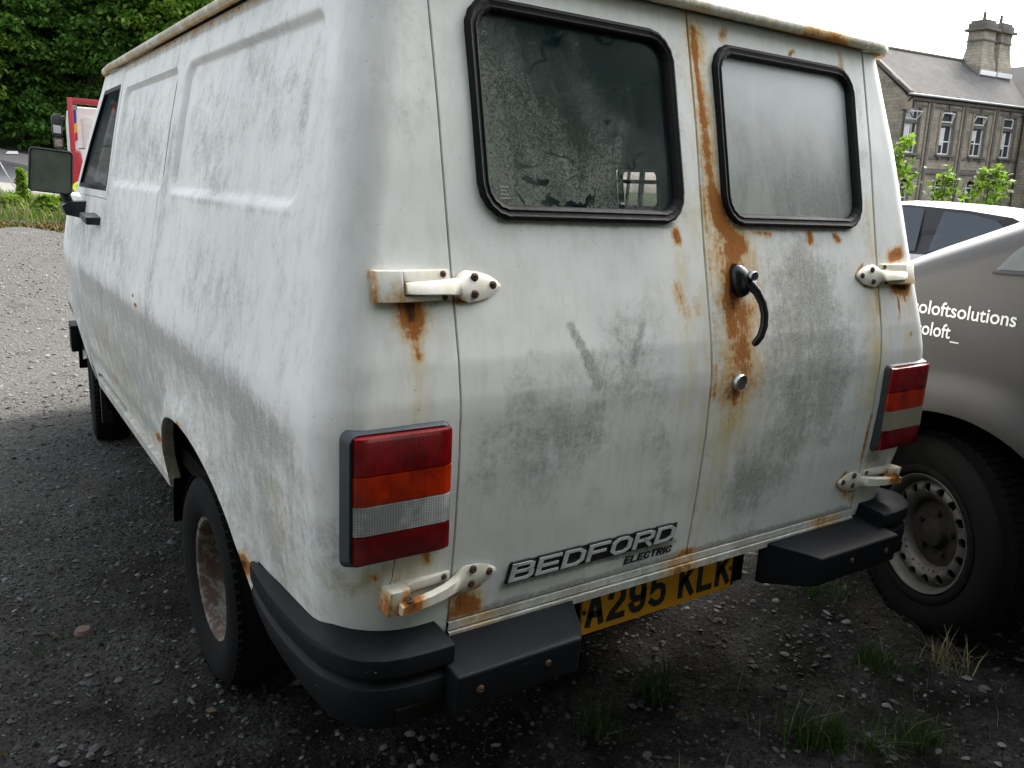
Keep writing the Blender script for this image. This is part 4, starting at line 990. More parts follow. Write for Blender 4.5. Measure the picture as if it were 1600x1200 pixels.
def van_wheel(x, y, sgn, turn=0., Rt=.318):
    """sgn: which way the outer face looks along X"""
    g = empty('wheel', (x, y, Rt), turn, van)
    Mx = Matrix.Diagonal((sgn, 1, 1, 1))
    t = MB(); t.lathe(tyre_profile(Rt, .186, .185), 72, Mx); tread(t, Rt, .185, 70); t.build('tyre', M['tyre'], g, 40)
    r = MB(); r.lathe([(.064, .186), (.070, .191), (.074, .188), (.070, .176), (.058, .170), (.020, .166), (-.010, .160), (-.018, .150)], 48, Mx)
    # dish with four slots
    cells = 16
    for c in range(cells):
        a0, a1 = 2*math.pi*c/cells, 2*math.pi*(c+1)/cells
        ra, rb = .118, .150
        if c % 4 != 0: r.add([Mx @ Vector((xx, rr_*math.sin(a), rr_*math.cos(a))) for a in (a0, (a0+a1)/2, a1) for xx, rr_ in ((-.01, ra), (-.018, rb))], [(0, 1, 3, 2), (2, 3, 5, 4)])
    r.lathe([(-.01, .118), (.0, .105), (.0, .085), (-.010, .072), (-.010, .045), (.022, .040), (.024, .0005)], 48, Mx)
    r.lathe([(-.06, .17), (-.06, .05)], 32, Mx)
    for i in range(5):
        a = 2*math.pi*i/5; c = Vector((-.008*sgn, .058*math.sin(a), .058*math.cos(a))); r.tube([c, c+Vector((.022*sgn, 0, 0))], .010, 6)
    r.build('wheel_rim', M['rustrim'], g, 40)
    return g
van_wheel(-.795, ARC_Y-.01, -1); van_wheel(.795, ARC_Y-.01, 1); van_wheel(-.755, FARC_Y, -1, R_(-5)); van_wheel(.755, FARC_Y, 1, R_(-5))
# --- cab upper: pillars, door glass, windscreen, nose, mirror, handle
def cab():
    # window frame of the door following the tumblehome
    for s in (-1, 1):
        def sp(y, z, ins=0.): 
            x, yy, a, b = plan(z, 'y', y); return Vector((-s*(x+ins), y, z)) if s > 0 else Vector((x+ins, y, z))
        outer = [(2.006, 1.380), (2.006, 1.905), (2.50, 1.905), (3.02, 1.380)]; inn = [(2.045, 1.41), (2.045, 1.835), (2.46, 1.835), (2.90, 1.41)]
        V = []; F = []; n = 4; div = 6
        def dense(P): return [(P[i][0]+(P[(i+1) % 4][0]-P[i][0])*k/div, P[i][1]+(P[(i+1) % 4][1]-P[i][1])*k/div) for i in range(4) for k in range(div)]
        o, i_ = dense(outer), dense(inn); n = len(o)
        V = [sp(*p) for p in o]+[sp(*p) for p in i_]+[sp(*p, .02) for p in i_]+[sp(*p, .02) for p in o]
        for a in range(3): F += [(a*n+k, a*n+(k+1) % n, (a+1)*n+(k+1) % n, (a+1)*n+k) for k in range(n)]
        mesh('door_frame', V, F, M['paint'], van, 40, van_stain)
        i2 = dense([(2.05, 1.415), (2.05, 1.83), (2.455, 1.83), (2.89, 1.415)])
        V = [sp(*p, -.002) for p in i_]+[sp(*p, .012) for p in i2]; 
        V = []; F = []
        ins = [(2.045, 1.41), (2.045, 1.835), (2.46, 1.835), (2.90, 1.41)]; ii = [(2.062, 1.428), (2.062, 1.818), (2.45, 1.818), (2.86, 1.428)]
        a_, b_ = dense(ins), dense(ii); V = [sp(*p, -.001) for p in a_]+[sp(*p, -.001) for p in b_]+[sp(*p, .012) for p in b_]
        for a in range(2): F += [(a*n+k, a*n+(k+1) % n, (a+1)*n+(k+1) % n, (a+1)*n+k) for k in range(n)]
        mesh('window_rubber', V, F, M['rubber'], van, 40)
        V = [sp(*p, .010) for p in b_]; mesh('door_window', V, [tuple(range(n))], M['carglass'], van, 0)
    # screen pillars, header, screen and nose
    for s in (-1, 1):
        b = MB(); b.tube([(s*.76, 2.52, 1.895), (s*.80, 2.80, 1.64), (s*.835, 3.06, 1.37)], .030, 8); b.build('screen_pillar', M['paint'], van, attr=van_stain)
    b = MB(); b.tube([(s*.74, 2.56, 1.89) for s in (-1, 1)], .035, 8); b.build('screen_header', M['paint'], van, attr=van_stain)
    mesh('windscreen', [(-.72, 2.58, 1.865), (.72, 2.58, 1.865), (.80, 3.08, 1.365), (-.80, 3.08, 1.365)], [(0, 1, 2, 3)], M['screen'], van, 0)
    V = []; F = []; nx = 16
    prof = [(3.06, 1.36), (3.3, 1.30), (3.6, 1.20), (3.82, 1.06), (3.90, .92), (3.93, .70), (3.91, .50), (3.7, .42)]
    for i in range(nx+1):
        u = -1+2*i/nx
        for (y, z) in prof: V.append((u*(.875-.10*max(0, (y-3.3))), y-.10*abs(u)**4*max(0, (y-3.1)), z-.03*abs(u)**4))
    k = len(prof); F = [(i*k+q, (i+1)*k+q, (i+1)*k+q+1, i*k+q+1) for i in range(nx) for q in range(k-1)]
    mesh('bonnet', V, F, M['paint'], van, 40, van_stain)
    b = MB(); b.prism([(-.885, 3.72), (-.87, 3.93), (-.5, 4.02), (.5, 4.02), (.87, 3.93), (.885, 3.72), (.83, 3.72), (.80, 3.88), (-.80, 3.88), (-.83, 3.72)], 'z', .42, .58); b.build('front_bumper', M['bumper'], van, bevel=.01)
    for s in (-1, 1): b = MB(); b.box(s*.825-.025, s*.825+.025, 2.86, 2.885, .2, .48); b.build('mud_flap', M['black'], van)
    b = MB(); b.tube([(-.25, 2.75, 1.15), (-.25, 3.0, 1.05)], .02); b.build('steering_column', M['black'], van)
    b = MB(); pts = [(.38+.19*math.cos(2*math.pi*i/28), 2.72+.05*math.sin(2*math.pi*i/28), 1.32+.18*math.sin(2*math.pi*i/28)) for i in range(29)]; b.tube(pts, .012, 6, False)
    b.tube([(.19, 2.72, 1.32), (.57, 2.72, 1.32)], .014, 6); b.tube([(.38, 2.72, 1.32), (.40, 2.9, 1.15)], .02, 6); b.build('steering_wheel', M['black'], van)
    # door handle
    b = MB(); b.prism([(2.10, 1.268), (2.10, 1.300), (2.28, 1.312), (2.31, 1.290), (2.20, 1.276)], 'x', -.958, -.895); b.build('cab_door_handle', M['black'], van, bevel=.006)
    b = MB(); b.prism([(2.10, 1.268), (2.10, 1.300), (2.28, 1.312), (2.31, 1.290), (2.20, 1.276)], 'x', .895, .958); b.build('cab_door_handle', M['black'], van, bevel=.006)
    # mirror on a black arm
    for s in (-1, 1):
        f = MB(); cx = s*1.025; y = 2.62
        T = Matrix.Translation((cx, y, 1.478)) @ Matrix.Rotation(R_(s*12), 4, 'Z') @ Matrix.Rotation(R_(-5*s), 4, 'Y')
        lp = rr_loop(0, 0, .088, .098, .018, 5); n = len(lp); V = []
        for sc_, yy in ((.90, .055), (1., .03), (1., -.006), (.95, -.010), (.90, -.004)): V += [T @ Vector((x*sc_*(1 if z < 0 else 1), yy, z*sc_)) for x, z in lp]
        F = [(q*n+i, q*n+(i+1) % n, (q+1)*n+(i+1) % n, (q+1)*n+i) for q in range(4) for i in range(n)]+[tuple(range(n))[::-1]]
        f.add(V, F); mo = f.build('wing_mirror', M['black'], van, 40); mo['label'] = 'black rectangular door mirror on a stubby arm'
        mesh('mirror_glass', [T @ Vector((x*.90, -.0035, z*.90)) for x, z in lp], [tuple(range(n))], M['mirror'], mo, 0)
        a = MB(); a.tube([(cx-s*.05, y+.03, 1.39), (cx-s*.065, y+.03, 1.345), (cx-s*.075, y+.02, 1.315)], .022, 10); a.prism([(cx-s*.115, 1.27), (cx-s*.045, 1.285), (cx-s*.03, 1.325), (cx-s*.06, 1.345), (cx-s*.15, 1.352)], 'y', y-.05, y+.06)
        a.build('mirror_arm', M['black'], mo, bevel=.006)
cab()
#PART2
# ------------------------------------------------------------------ more materials
def mat_island(name, cols, rough=.7, trans=0., bump=0., spec=.12):
    """colour varied leaf by leaf / stone by stone"""
    q = NT(name); g = q.n('ShaderNodeNewGeometry'); r = q.n('ShaderNodeValToRGB'); q.t.links.new(g.outputs['Random Per Island'], r.inputs[0])
    el = r.color_ramp.elements; n = len(cols)
    while len(el) < n: el.new(.5)
    for i, c in enumerate(cols): el[i].position = i/(n-1); el[i].color = (*c, 1)
    m_ = q.out(r.outputs[0], rough, None, **{'Specular IOR Level': spec})
    if trans:
        t = q.n('ShaderNodeBsdfTranslucent'); mx_ = q.n('ShaderNodeMixShader'); mx_.inputs[0].default_value = trans
        c2 = q.mix(1., r.outputs[0], (1.0, 1.25, .45), 'MULTIPLY'); q.t.links.new(c2, t.inputs[0])
        o = q.t.nodes['Material Output']; q.t.links.new(q.b.outputs[0], mx_.inputs[1]); q.t.links.new(t.outputs[0], mx_.inputs[2]); q.t.links.new(mx_.outputs[0], o.inputs[0])
    return m_
M['leaf_dark'] = mat_island('dark_tree_leaves', [(0.0203, 0.054, 0.0108), (0.0473, 0.1148, 0.0189), (0.081, 0.1688, 0.027), (0.0338, 0.081, 0.0162)], .55, .25)
M['leaf_mid'] = mat_island('bright_tree_leaves', [(0.052, 0.13, 0.0156), (0.104, 0.221, 0.0286), (0.156, 0.26, 0.039), (0.195, 0.221, 0.0585)], .5, .35)
M['leaf_lime'] = mat_island('young_leaves', [(0.072, 0.1368, 0.0144), (0.1224, 0.2016, 0.0216), (0.1584, 0.216, 0.036), (0.0864, 0.144, 0.0216)], .5, .45)
M['grass'] = mat_island('grass_blades', [(0.039, 0.091, 0.0156), (0.078, 0.143, 0.026), (0.13, 0.156, 0.052), (0.208, 0.182, 0.091)], .6, .3)
M['grass_near'] = mat_island('tuft_blades', [(0.018, 0.054, 0.009), (0.027, 0.072, 0.012), (0.042, 0.06, 0.015), (0.012, 0.036, 0.0072)], .6, .25)
M['straw'] = mat_island('dry_stalks', [(.22, .19, .11), (.14, .12, .07), (.30, .27, .17)], .8, .2)
M['bark'] = plain('bark', (.05, .042, .032), .9, .35, 12, bump=.6)
M['stone'] = mat_island('loose_gravel_stones', [(0.0124, 0.0124, 0.0118), (0.031, 0.031, 0.031), (0.0496, 0.0496, 0.0484), (0.0682, 0.0682, 0.0682), (0.0248, 0.0229, 0.0186), (0.1054, 0.1054, 0.1054), (0.0434, 0.0403, 0.0341), (0.1674, 0.1736, 0.1798)], .8)  # near stones, tones lowered to hold the shade around the vans
M['stone_dark'] = mat_island('shaded_gravel_stones', [(0.0045, 0.004, 0.0036), (0.0099, 0.0099, 0.0099), (0.0072, 0.0063, 0.0054), (0.0203, 0.0203, 0.0203), (0.0063, 0.0059, 0.0045), (0.054, 0.054, 0.054)], .85)  # grit around the vans, shade mixed into its colours

# ------------------------------------------------------------------ gravel lying on the ground
def stones(name, n, region, smin, smax, mat, seed, bias=None):
    g = np.random.default_rng(seed); x = g.uniform(region[0], region[1], n); y = g.uniform(region[2], region[3], n)
    if bias is not None: k = g.random(n) < bias(x, y); x, y = x[k], y[k]; n = len(x)
    s = smin*np.exp(g.exponential(.45, n)); s = np.minimum(s, smax)
    base = np.array([(1, 0, 0), (.5, .87, 0), (-.5, .87, 0), (-1, 0, 0), (-.5, -.87, 0), (.5, -.87, 0), (.35, .2, 1), (-.4, .15, .95), (.0, -.42, .9), (0, 0, -1)], float)
    F0 = np.array([(0, 1, 6), (1, 2, 7), (1, 7, 6), (2, 3, 7), (3, 4, 7), (4, 8, 7), (4, 5, 8), (5, 0, 6), (5, 6, 8), (6, 7, 8)], int)
    P = base[None]*(1+g.uniform(-.32, .32, (n, 10, 3))); a = g.uniform(0, 6.28, n); c, sn = np.cos(a), np.sin(a)
    sc = np.stack([np.ones(n), g.uniform(.55, 1, n), g.uniform(.25, .6, n)], 1)*s[:, None]*.5; P = P*sc[:, None]
    t = g.normal(0, .25, n); Pz = P[:, :, 2]+P[:, :, 0]*t[:, None]
    X = P[:, :, 0]*c[:, None]-P[:, :, 1]*sn[:, None]; Y = P[:, :, 0]*sn[:, None]+P[:, :, 1]*c[:, None]
    z = terrain(x, y)+np.sin(x*3.1+np.sin(y*2.3))*np.sin(y*2.7+1.3*np.sin(x*1.7))*.006+np.sin(x*.9+1)*np.sin(y*.8)*.012-.003
    V = np.stack([X+x[:, None], Y+y[:, None], Pz+(z+s*.10)[:, None]], -1).reshape(-1, 3)
    F = (F0[None]+np.arange(n)[:, None, None]*10).reshape(-1, 3)
    return tag(fast_mesh(name, V, F, mat), kind='stuff')
blot = lambda x, y: .5+.5*np.sin(x*2.3+np.sin(y*3.1)*1.3)*np.sin(y*1.9+x)
stones('gravel', 62000, (-3.2, 2.6, -1.3, 4.5), .006, .026, M['stone'], 1, lambda x, y: .30+.70*blot(x, y)*np.clip((y+1.6)/1.5, .4, 1))
stones('gravel_grit', 60000, (-2.4, 2.4, -1.3, 2.2), .004, .009, M['stone_dark'], 2)
M['stone_pale'] = mat_island('pale_gravel_stones', [(0.066, 0.066, 0.0627), (0.099, 0.099, 0.0924), (0.1254, 0.1254, 0.1188), (0.1584, 0.1584, 0.1551), (0.0858, 0.0792, 0.066), (0.198, 0.198, 0.1914)], .85)
stones('gravel_far', 30000, (-3.5, 1.5, 3.2, 15), .010, .045, M['stone_pale'], 3, lambda x, y: np.clip((y-3.0)/2.5, 0, 1))
M['stone_lump'] = mat_island('pebble_stones', [(0.062, 0.062, 0.062), (0.1054, 0.1054, 0.1023), (0.1488, 0.1519, 0.155), (0.0806, 0.0775, 0.0682), (0.186, 0.186, 0.186), (0.0496, 0.0465, 0.0434)], .8)
stones('gravel_lumps', 2200, (-2.4, 2.4, -1.3, 3.5), .012, .034, M['stone_lump'], 4)

# ------------------------------------------------------------------ leaves and trees
def leaf_cloud(P, size, g, up=.5, elong=1.5):
    """P (n,3) positions -> folded four-point leaves"""
    n = len(P); nrm = g.normal(0, 1, (n, 3)); nrm[:, 2] = np.abs(nrm[:, 2])*1.0+up; nrm /= np.linalg.norm(nrm, axis=1)[:, None]
    a = g.normal(0, 1, (n, 3)); a[:, 2] -= .6; a -= nrm*(a*nrm).sum(1)[:, None]; a /= np.linalg.norm(a, axis=1)[:, None]; b = np.cross(nrm, a)
    s = (size*g.uniform(.6, 1.35, n))[:, None]
    V = np.stack([P-a*s*.5*elong, P+b*s*.42+nrm*s*.06, P+a*s*.5*elong-nrm*s*.12, P-b*s*.42+nrm*s*.06], 1).reshape(-1, 3)
    F = np.array([(0, 1, 2, 3)])+4*np.arange(n)[:, None]
    return V, F
def crown_points(g, c, rad, nclump, per, cr, flat=.7, low=-.6):
    u = g.normal(0, 1, (nclump*3, 3)); u /= np.linalg.norm(u, axis=1)[:, None]; u = u[u[:, 2] > low][:nclump]
    r = g.uniform(.45, 1.08, len(u))[:, None]; C_ = np.array(c)+u*r*np.array(rad)
    C_ += np.array(rad)*.10*g.normal(0, 1, C_.shape)
    v = g.normal(0, 1, (len(C_), per, 3)); v /= np.linalg.norm(v, axis=2)[:, :, None]; v[:, :, 2] = np.abs(v[:, :, 2])*flat*1.2-.25
    k = g.uniform(.35, 1, (len(C_), per, 1))*(cr*g.uniform(.6, 1.4, (len(C_), 1, 1)))
    return (C_[:, None]+v*k).reshape(-1, 3), C_
def tree(name, loc, height, rad, crown_z, label, mat='leaf_dark', seed=0, nclump=120, per=130, cr=.9, leaf=.2, trunk=.22, group=None, cat='tree', low=-.6):
    g = np.random.default_rng(seed); x, y = loc; z = float(terrain(x, y))
    t = empty(name, (x, y, z)); tag(t, label, cat, group)
    P, C_ = crown_points(g, (0, 0, crown_z), rad, nclump, per, cr, low=low)
    P = P[P[:, 2] > .15]
    V, F = leaf_cloud(P, leaf, g); fast_mesh('crown', V, F, M[mat], t)
    mb = MB(); top = Vector((g.normal(0, .3), g.normal(0, .3), crown_z+rad[2]*.5))
    pts = [Vector((0, 0, -.3)), Vector((.05, .05, crown_z*.3)), Vector((.0, .1, crown_z*.65)), top]
    mb.tube(pts, [trunk, trunk*.8, trunk*.6, trunk*.2], 10)
    for i in range(9):
        c = Vector(C_[g.integers(len(C_))]); s0 = pts[1].lerp(pts[2], g.random()) if i % 2 else pts[2].lerp(pts[3], g.random()*.6)
        mid = s0.lerp(c, .5)+Vector((0, 0, -.2+.3*g.random())); mb.tube([s0, mid, c], [trunk*.4, trunk*.22, trunk*.07], 6)
    mb.build('trunk', M['bark'], t, 60)
    return t
G1 = 'trees along the far side of the road'
tree('broadleaf_tree', (2.0, 45.5), 9, (3.6, 2.6, 4.4), 5.0, 'dark broadleaf tree beyond the road, furthest left of the row', 'leaf_dark', 11, 210, 190, .95, .17, group=G1, low=-1)
tree('broadleaf_tree', (5.2, 44.6), 9, (3.2, 2.4, 4.6), 5.2, 'dark dense tree behind the recovery truck and its mirrors', 'leaf_dark', 12, 210, 190, .95, .17, group=G1, low=-1)
tree('broadleaf_tree', (8.8, 44.5), 9, (3.6, 2.6, 4.4), 6.3, 'tree with lighter drooping leaves above the van roof front', 'leaf_mid', 13, 210, 190, 1.0, .18, group=G1)
tree('broadleaf_tree', (12.6, 43.5), 9, (3.6, 2.6, 4.0), 6.6, 'light green tree furthest right, just above the van gutter', 'leaf_mid', 14, 210, 190, 1.0, .17, group=G1)
tree('broadleaf_tree', (-1.2, 44.0), 9, (2.8, 2.4, 4.4), 5.4, 'tree half cut off by the left edge of the photo', 'leaf_mid', 15, 170, 180, .9, .17, group=G1, low=-1)
tree('broadleaf_tree', (6.8, 50), 11, (6.5, 2.6, 5.5), 9.5, 'tall dark tree rising behind the row by the road', 'leaf_dark', 16, 260, 170, 1.2, .24, group=G1, low=-1)
tree('broadleaf_tree', (.5, 51), 11, (6.0, 2.6, 6), 9.0, 'tall dark tree behind, at the top left corner', 'leaf_dark', 17, 260, 170, 1.2, .24, group=G1, low=-1)
tree('low_shrub', (4.0, 42.9+.8), 3, (3.0, 1.0, 1.3), 1.4, 'low dark shrub under the trees at the kerb', 'leaf_dark', 18, 90, 130, .55, .17, .05, cat='shrub', low=-1)
tree('low_shrub', (-.6, 43.9), 3, (2.2, .9, 1.2), 1.2, 'low shrub at the left edge under the trees', 'leaf_dark', 19, 70, 130, .5, .17, .05, cat='shrub', low=-1)
tree('low_shrub', (9.5, 43.0), 3, (3.2, 1.0, 1.6), 1.6, 'low shrub under the lighter trees behind the van cab', 'leaf_dark', 20, 90, 130, .55, .17, .05, cat='shrub', low=-1)
def wood():
    g = np.random.default_rng(77); n = 80000; x = g.uniform(-12, 34, n); y = 55+g.normal(0, 1.2, n); z = terrain(x, y)+13*g.random(n)**.9
    V, F = leaf_cloud(np.stack([x, y, z], 1), .42, g); tag(fast_mesh('far_woodland', V, F, M['leaf_dark']), kind='stuff')
wood()
# big trees behind the photographer, mirrored in the dark rear window and shading the yard
G2 = 'tall trees standing behind the camera'
for k, (x, y, rx, ry, rz, cz, lb) in enumerate([(-7.6, -4.6, 2.6, 2.4, 3.8, 4.2, 'leafy tree to the left behind the camera'), (-4.6, -6.4, 2.6, 2.0, 4.0, 4.4, 'leafy tree behind the camera, second from its left'),
    (-1.6, -7.0, 2.6, 2.0, 4.3, 4.6, 'leafy tree straight behind the camera'), (5.4, -8.4, 2.9, 2.2, 4.6, 5.4, 'leafy tree furthest right behind the camera')]):
    tree('tall_tree', (x, y), 9, (rx, ry, rz), cz, lb, 'leaf_dark', 31+k, 170, 110, 1.0, .30, .25, group=G2, low=-1)

# ------------------------------------------------------------------ verge, weeds, tufts
def blades(P, h, lean, wd, g, seg=2):
    """bent triangular blades, each one island"""
    n = len(P); a = g.uniform(0, 6.283, n); d = np.stack([np.cos(a), np.sin(a), np.zeros(n)], 1); p = np.stack([-np.sin(a), np.cos(a), np.zeros(n)], 1)
    H = h*g.uniform(.45, 1.25, n); Ln = lean*g.uniform(.2, 1.4, n)*H
    w_ = (wd*g.uniform(.6, 1.3, n))[:, None]; up = np.array([0, 0, 1.])
    m1 = P+up*(H*.55)[:, None]+d*(Ln*.30)[:, None]; tp = P+up*H[:, None]*.95+d*Ln[:, None]
    V = np.stack([P-p*w_, P+p*w_, m1+p*w_*.8, m1-p*w_*.8, tp], 1).reshape(-1, 3)
    b = 5*np.arange(n)[:, None]; F = np.concatenate([b+np.array([0, 1, 2]), b+np.array([0, 2, 3]), b+np.array([3, 2, 4])])
    return V, F
def tuft(x, y, r, n, h, label, mat='grass_near', seed=0, lean=.6, wd=.0018):
    g = np.random.default_rng(seed); z = float(terrain(x, y)); P = np.zeros((n, 3)); P[:, :2] = g.normal(0, r, (n, 2)); P[:, 2] = -.004
    V, F = blades(P, h, lean, wd, g); 
    t = empty('grass_tuft', (x, y, z)); tag(t, label, 'grass tuft', 'grass tufts in the gravel')
    fast_mesh('blades', V, F, M[mat], t)
    k = max(4, n//12); P2 = P[:k].copy(); V, F = blades(P2, h*1.1, lean*1.6, wd*.7, g); fast_mesh('dry_blades', V, F, M['straw'], t)
tuft(.475, -.560, .028, 150, .105, 'bright green tuft nearest the bottom edge, left of two', seed=41)
tuft(.535, -.615, .022, 110, .095, 'bright green tuft touching the brightest one on its right', seed=42)
tuft(.760, -.720, .040, 190, .075, 'olive tuft with bent dry blades near the bottom right corner', seed=43)
tuft(1.030, -.44, .040, 170, .075, 'dull green tuft in front of the grey van front wheel', seed=44)
tuft(.250, -.200, .030, 120, .105, 'dark tuft under the number plate', seed=45)
tuft(-.015, -.230, .030, 90, .095, 'thin dark tuft below the left step pad', seed=46)
tuft(1.235, -.55, .040, 60, .11, 'tall straw coloured tuft beside the grey van tyre', 'straw', 47, 1.0)
tuft(.62, -.68, .022, 40, .07, 'flattened green blades between the two front tufts', seed=48, lean=1.8, wd=.0028)
tuft(1.30, .02, .07, 150, .07, 'mossy tuft between the two vans beside the tyre', seed=49)
g = np.random.default_rng(5)
P = np.zeros((70, 3)); P[:, 0] = g.uniform(-1.1, 1.2, 70); P[:, 1] = -.35-.45*(P[:, 0]+.9)*.35+g.normal(0, .15, 70); P[:, 2] = -.003
V, F = blades(P, .10, .5, .0009, g); tag(fast_mesh('weed_stalks', V, F, M['straw']), kind='stuff')
P = np.zeros((9000, 3)); P[:, 0] = g.uniform(-2, 2.4, 9000); P[:, 1] = g.uniform(-1.2, 1.4, 9000); k = (np.sin(P[:, 0]*5+1)*np.sin(P[:, 1]*4+P[:, 0]*2) > .55); P = P[k]; P[:, 2] = terrain(P[:, 0], P[:, 1])-.002
V, F = blades(P, .018, .8, .0012, g); tag(fast_mesh('moss', V, F, mat_island('near_moss', [(.012, .018, .005), (.03, .035, .01), (.03, .02, .01)], .9)), kind='stuff')
P = np.zeros((90, 3)); P[:, 0] = g.uniform(-2.0, 1.6, 90); P[:, 1] = g.uniform(-1.1, 2.4, 90); P[:, 2] = terrain(P[:, 0], P[:, 1])+.010
V, F = leaf_cloud(P, .022, g, 3.0, 1.4); tag(fast_mesh('leaf_litter', V, F, mat_island('dead_leaves', [(.06, .035, .015), (.09, .06, .03), (.035, .02, .012), (.11, .09, .05)], .9)), kind='stuff')
# verge strip at the left, beyond the gravel
def verge():
    g = np.random.default_rng(8); n = 42000
    x = g.uniform(-6, 6, n); y = g.uniform(16.6, 25, n); k = y < 24.8-1.7*x*.9; x, y = x[k], y[k]
    k = g.random(len(x)) < np.clip((y-16.4)/1.2, .25, 1); x, y = x[k], y[k]
    P = np.stack([x, y, terrain(x, y)-.01], 1); V, F = blades(P, .26, .6, .010, g); tag(fast_mesh('verge_grass', V, F, M['grass']), kind='stuff')
    n = 26000; x = g.uniform(-6, 5, n); y = g.uniform(14.2, 17.2, n); k = (np.abs(y-15.9+.35*np.sin(x*2)) < .75+.35*np.sin(x*5)); x, y = x[k], y[k]
    P = np.stack([x, y, terrain(x, y)-.003], 1); V, F = blades(P, .05, .9, .012, g); tag(fast_mesh('verge_moss', V, F, mat_island('brown_moss', [(.10, .055, .02), (.14, .08, .025), (.06, .07, .015), (.08, .10, .02), (.12, .07, .03)], .9)), kind='stuff')
    n = 5000; x = g.uniform(-4, 4, n); y = g.uniform(16.5, 20, n); P = np.stack([x, y, terrain(x, y)], 1); k = np.sin(x*3)*np.sin(y*2+1) > .1
    V, F = blades(P[k], .42, .5, .006, g); tag(fast_mesh('verge_seed_stalks', V, F, M['straw']), kind='stuff')
verge()
def weed(x, y, h, r, label, seed, n=700, leaf=.075):
    g = np.random.default_rng(seed); z = float(terrain(x, y)); t = empty('leafy_weed', (x, y, z)); tag(t, label, 'weed', 'leafy weeds on the verge')
    a = g.uniform(0, 6.28, n); q = g.random(n)**.7; rr = r*(1-q*.75)*g.random(n)**.5
    P = np.stack([rr*np.cos(a), rr*np.sin(a), q*h], 1); V, F = leaf_cloud(P, leaf, g, .9, 1.9); fast_mesh('leaves', V, F, M['leaf_lime'], t)
    mb = MB()
    for i in range(7):
        b = 6.28*i/7; mb.tube([(0, 0, -.02), (r*.25*math.cos(b), r*.25*math.sin(b), h*.5), (r*.4*math.cos(b), r*.4*math.sin(b), h*.92)], [.008, .006, .003], 5)
    mb.build('stems', M['leaf_mid'], t)
weed(-.12, 18.4, .95, .22, 'tallest narrow weed on the verge near the left edge', 61, 500)
weed(-.35, 18.0, .42, .55, 'broad low weed clump at the left edge of the verge', 62)
weed(.28, 17.9, .45, .50, 'weed clump right of the tallest weed', 63)
weed(.65, 18.4, .40, .50, 'weed clump below the black van mirror', 64)
weed(-.9, 18.6, .6, .5, 'weed clump cut by the left edge of the photo', 65)
mb = MB(); mb.tube([(-.40, 21.4, .55), (-.12, 20.84, 1.02), (-.34, 21.13, 1.54), (-.40, 21.2, 1.7)][1:], .013, 6); tag(mb.build('leaning_wire', plain('galvanised_wire', (.3, .3, .3), .5), None), 'thin grey stay wire leaning over the verge at the left edge', 'wire')
mb = MB(); mb.box(-.62, -.50, 18.45, 18.57, .42, 1.10); tag(mb.build('verge_post', plain('weathered_post', (.16, .13, .09), .9, .3, 20), None, bevel=.01), 'short brown wooden post at the very left edge', 'post')
def litter(x, y, s, label):
    mb = MB(); mb.prism([(-.5*s, 0), (.5*s, .05*s), (.42*s, .30*s), (-.3*s, .26*s)], 'y', -.12, .12, Matrix.Translation((x, y, float(terrain(x, y))+.14))); tag(mb.build('paper_scrap', M['white'], None), label, 'litter')
litter(1.15, 42.2, .5, 'white scrap of litter on the far kerb under the trees')
mb = MB(); mb.lathe([(-.012, .0005), (-.010, .022), (.004, .028), (.012, .018), (.014, .0005)], 12, Matrix.Translation((-1.18, 1.02, .012)) @ Matrix.Rotation(R_(90), 4, 'Y')); tag(mb.build('loose_stone', plain('reddish_stone', (.12, .07, .06), .85), None), 'flat reddish stone at the lower left edge', 'stone')

# ------------------------------------------------------------------ grey panel van on the right
GX = 1.345; gwc = (-.366, .345)
gv = empty('grey_van', (0, 0, 0)); tag(gv, 'grey panel van with white lettering parked close to the right', 'van')
def mat_grey():
    q = NT('metallic_grey_paint'); n = q.noise(2, 3); f = q.noise(900, 2, .5)
    c = q.mix(n, (.034, .0336, .033), (.045, .0445, .0435)); c = q.mix(q.step(f, .45, .75, 0, .5), c, (.065, .065, .064)); c = q.mix(q.step(q.noise(5, 5, .7), .5, .8, 0, .35), c, (.065, .062, .055))
    return q.out(c, q.math('ADD', .36, q.math('MULTIPLY', n, .12)), None, **{'Metallic': .1, 'Specular IOR Level': .35, 'Coat Weight': .12, 'Coat Roughness': .1})
M['grey'] = mat_grey()
AR = .485
def gz_arch(y, cy): d = abs(y-cy); return gwc[1]+math.sqrt(AR*AR-d*d) if d < AR else .30
def g_top(y):
    return float(np.interp(y, [-4.3, -4.0, -1.55, -1.15, -.49, -.15, .15, .40, .52, .60], [1.86, 1.95, 1.96, 1.92, 1.515, 1.365, 1.22, 1.05, .93, .75]))
def g_sec(y, v):
    """v 0..1 from sill to shoulder, 1..2 over the top to the centre"""
    zt = g_top(y); sh = zt-.05; zb = max(gz_arch(y, gwc[0]), gz_arch(y, -3.45))
    inn = .0 if y < .1 else .55*((y-.1)/.5)**2.4
    if v <= 1:
        z = zb+(sh-zb)*v; x = GX+.030*max(0, (.65-z)/.35)**2+.10*max(0, (z-1.22)/.72)**1.4+.012*max(0, (z-.9))
        d = min(math.hypot(y-gwc[0], z-gwc[1]), math.hypot(y+3.45, z-gwc[1]))-AR
        if -.02 < d < .16: x -= .034*(1-(d/.15 if d > 0 else 0)**2)**2 if d < .15 else 0
        e = max(0, 1-(sh-z)/.10); x += .035*e*e
        return Vector((x+inn, y, z))
    t = v-1; base = g_sec(y, 1); return Vector((base.x+(2.30-base.x)*(1-(1-t)**1.0), y, sh+.05*math.sin(min(1, t*5)*math.pi/2)+.035*math.sin(t*math.pi/2)))
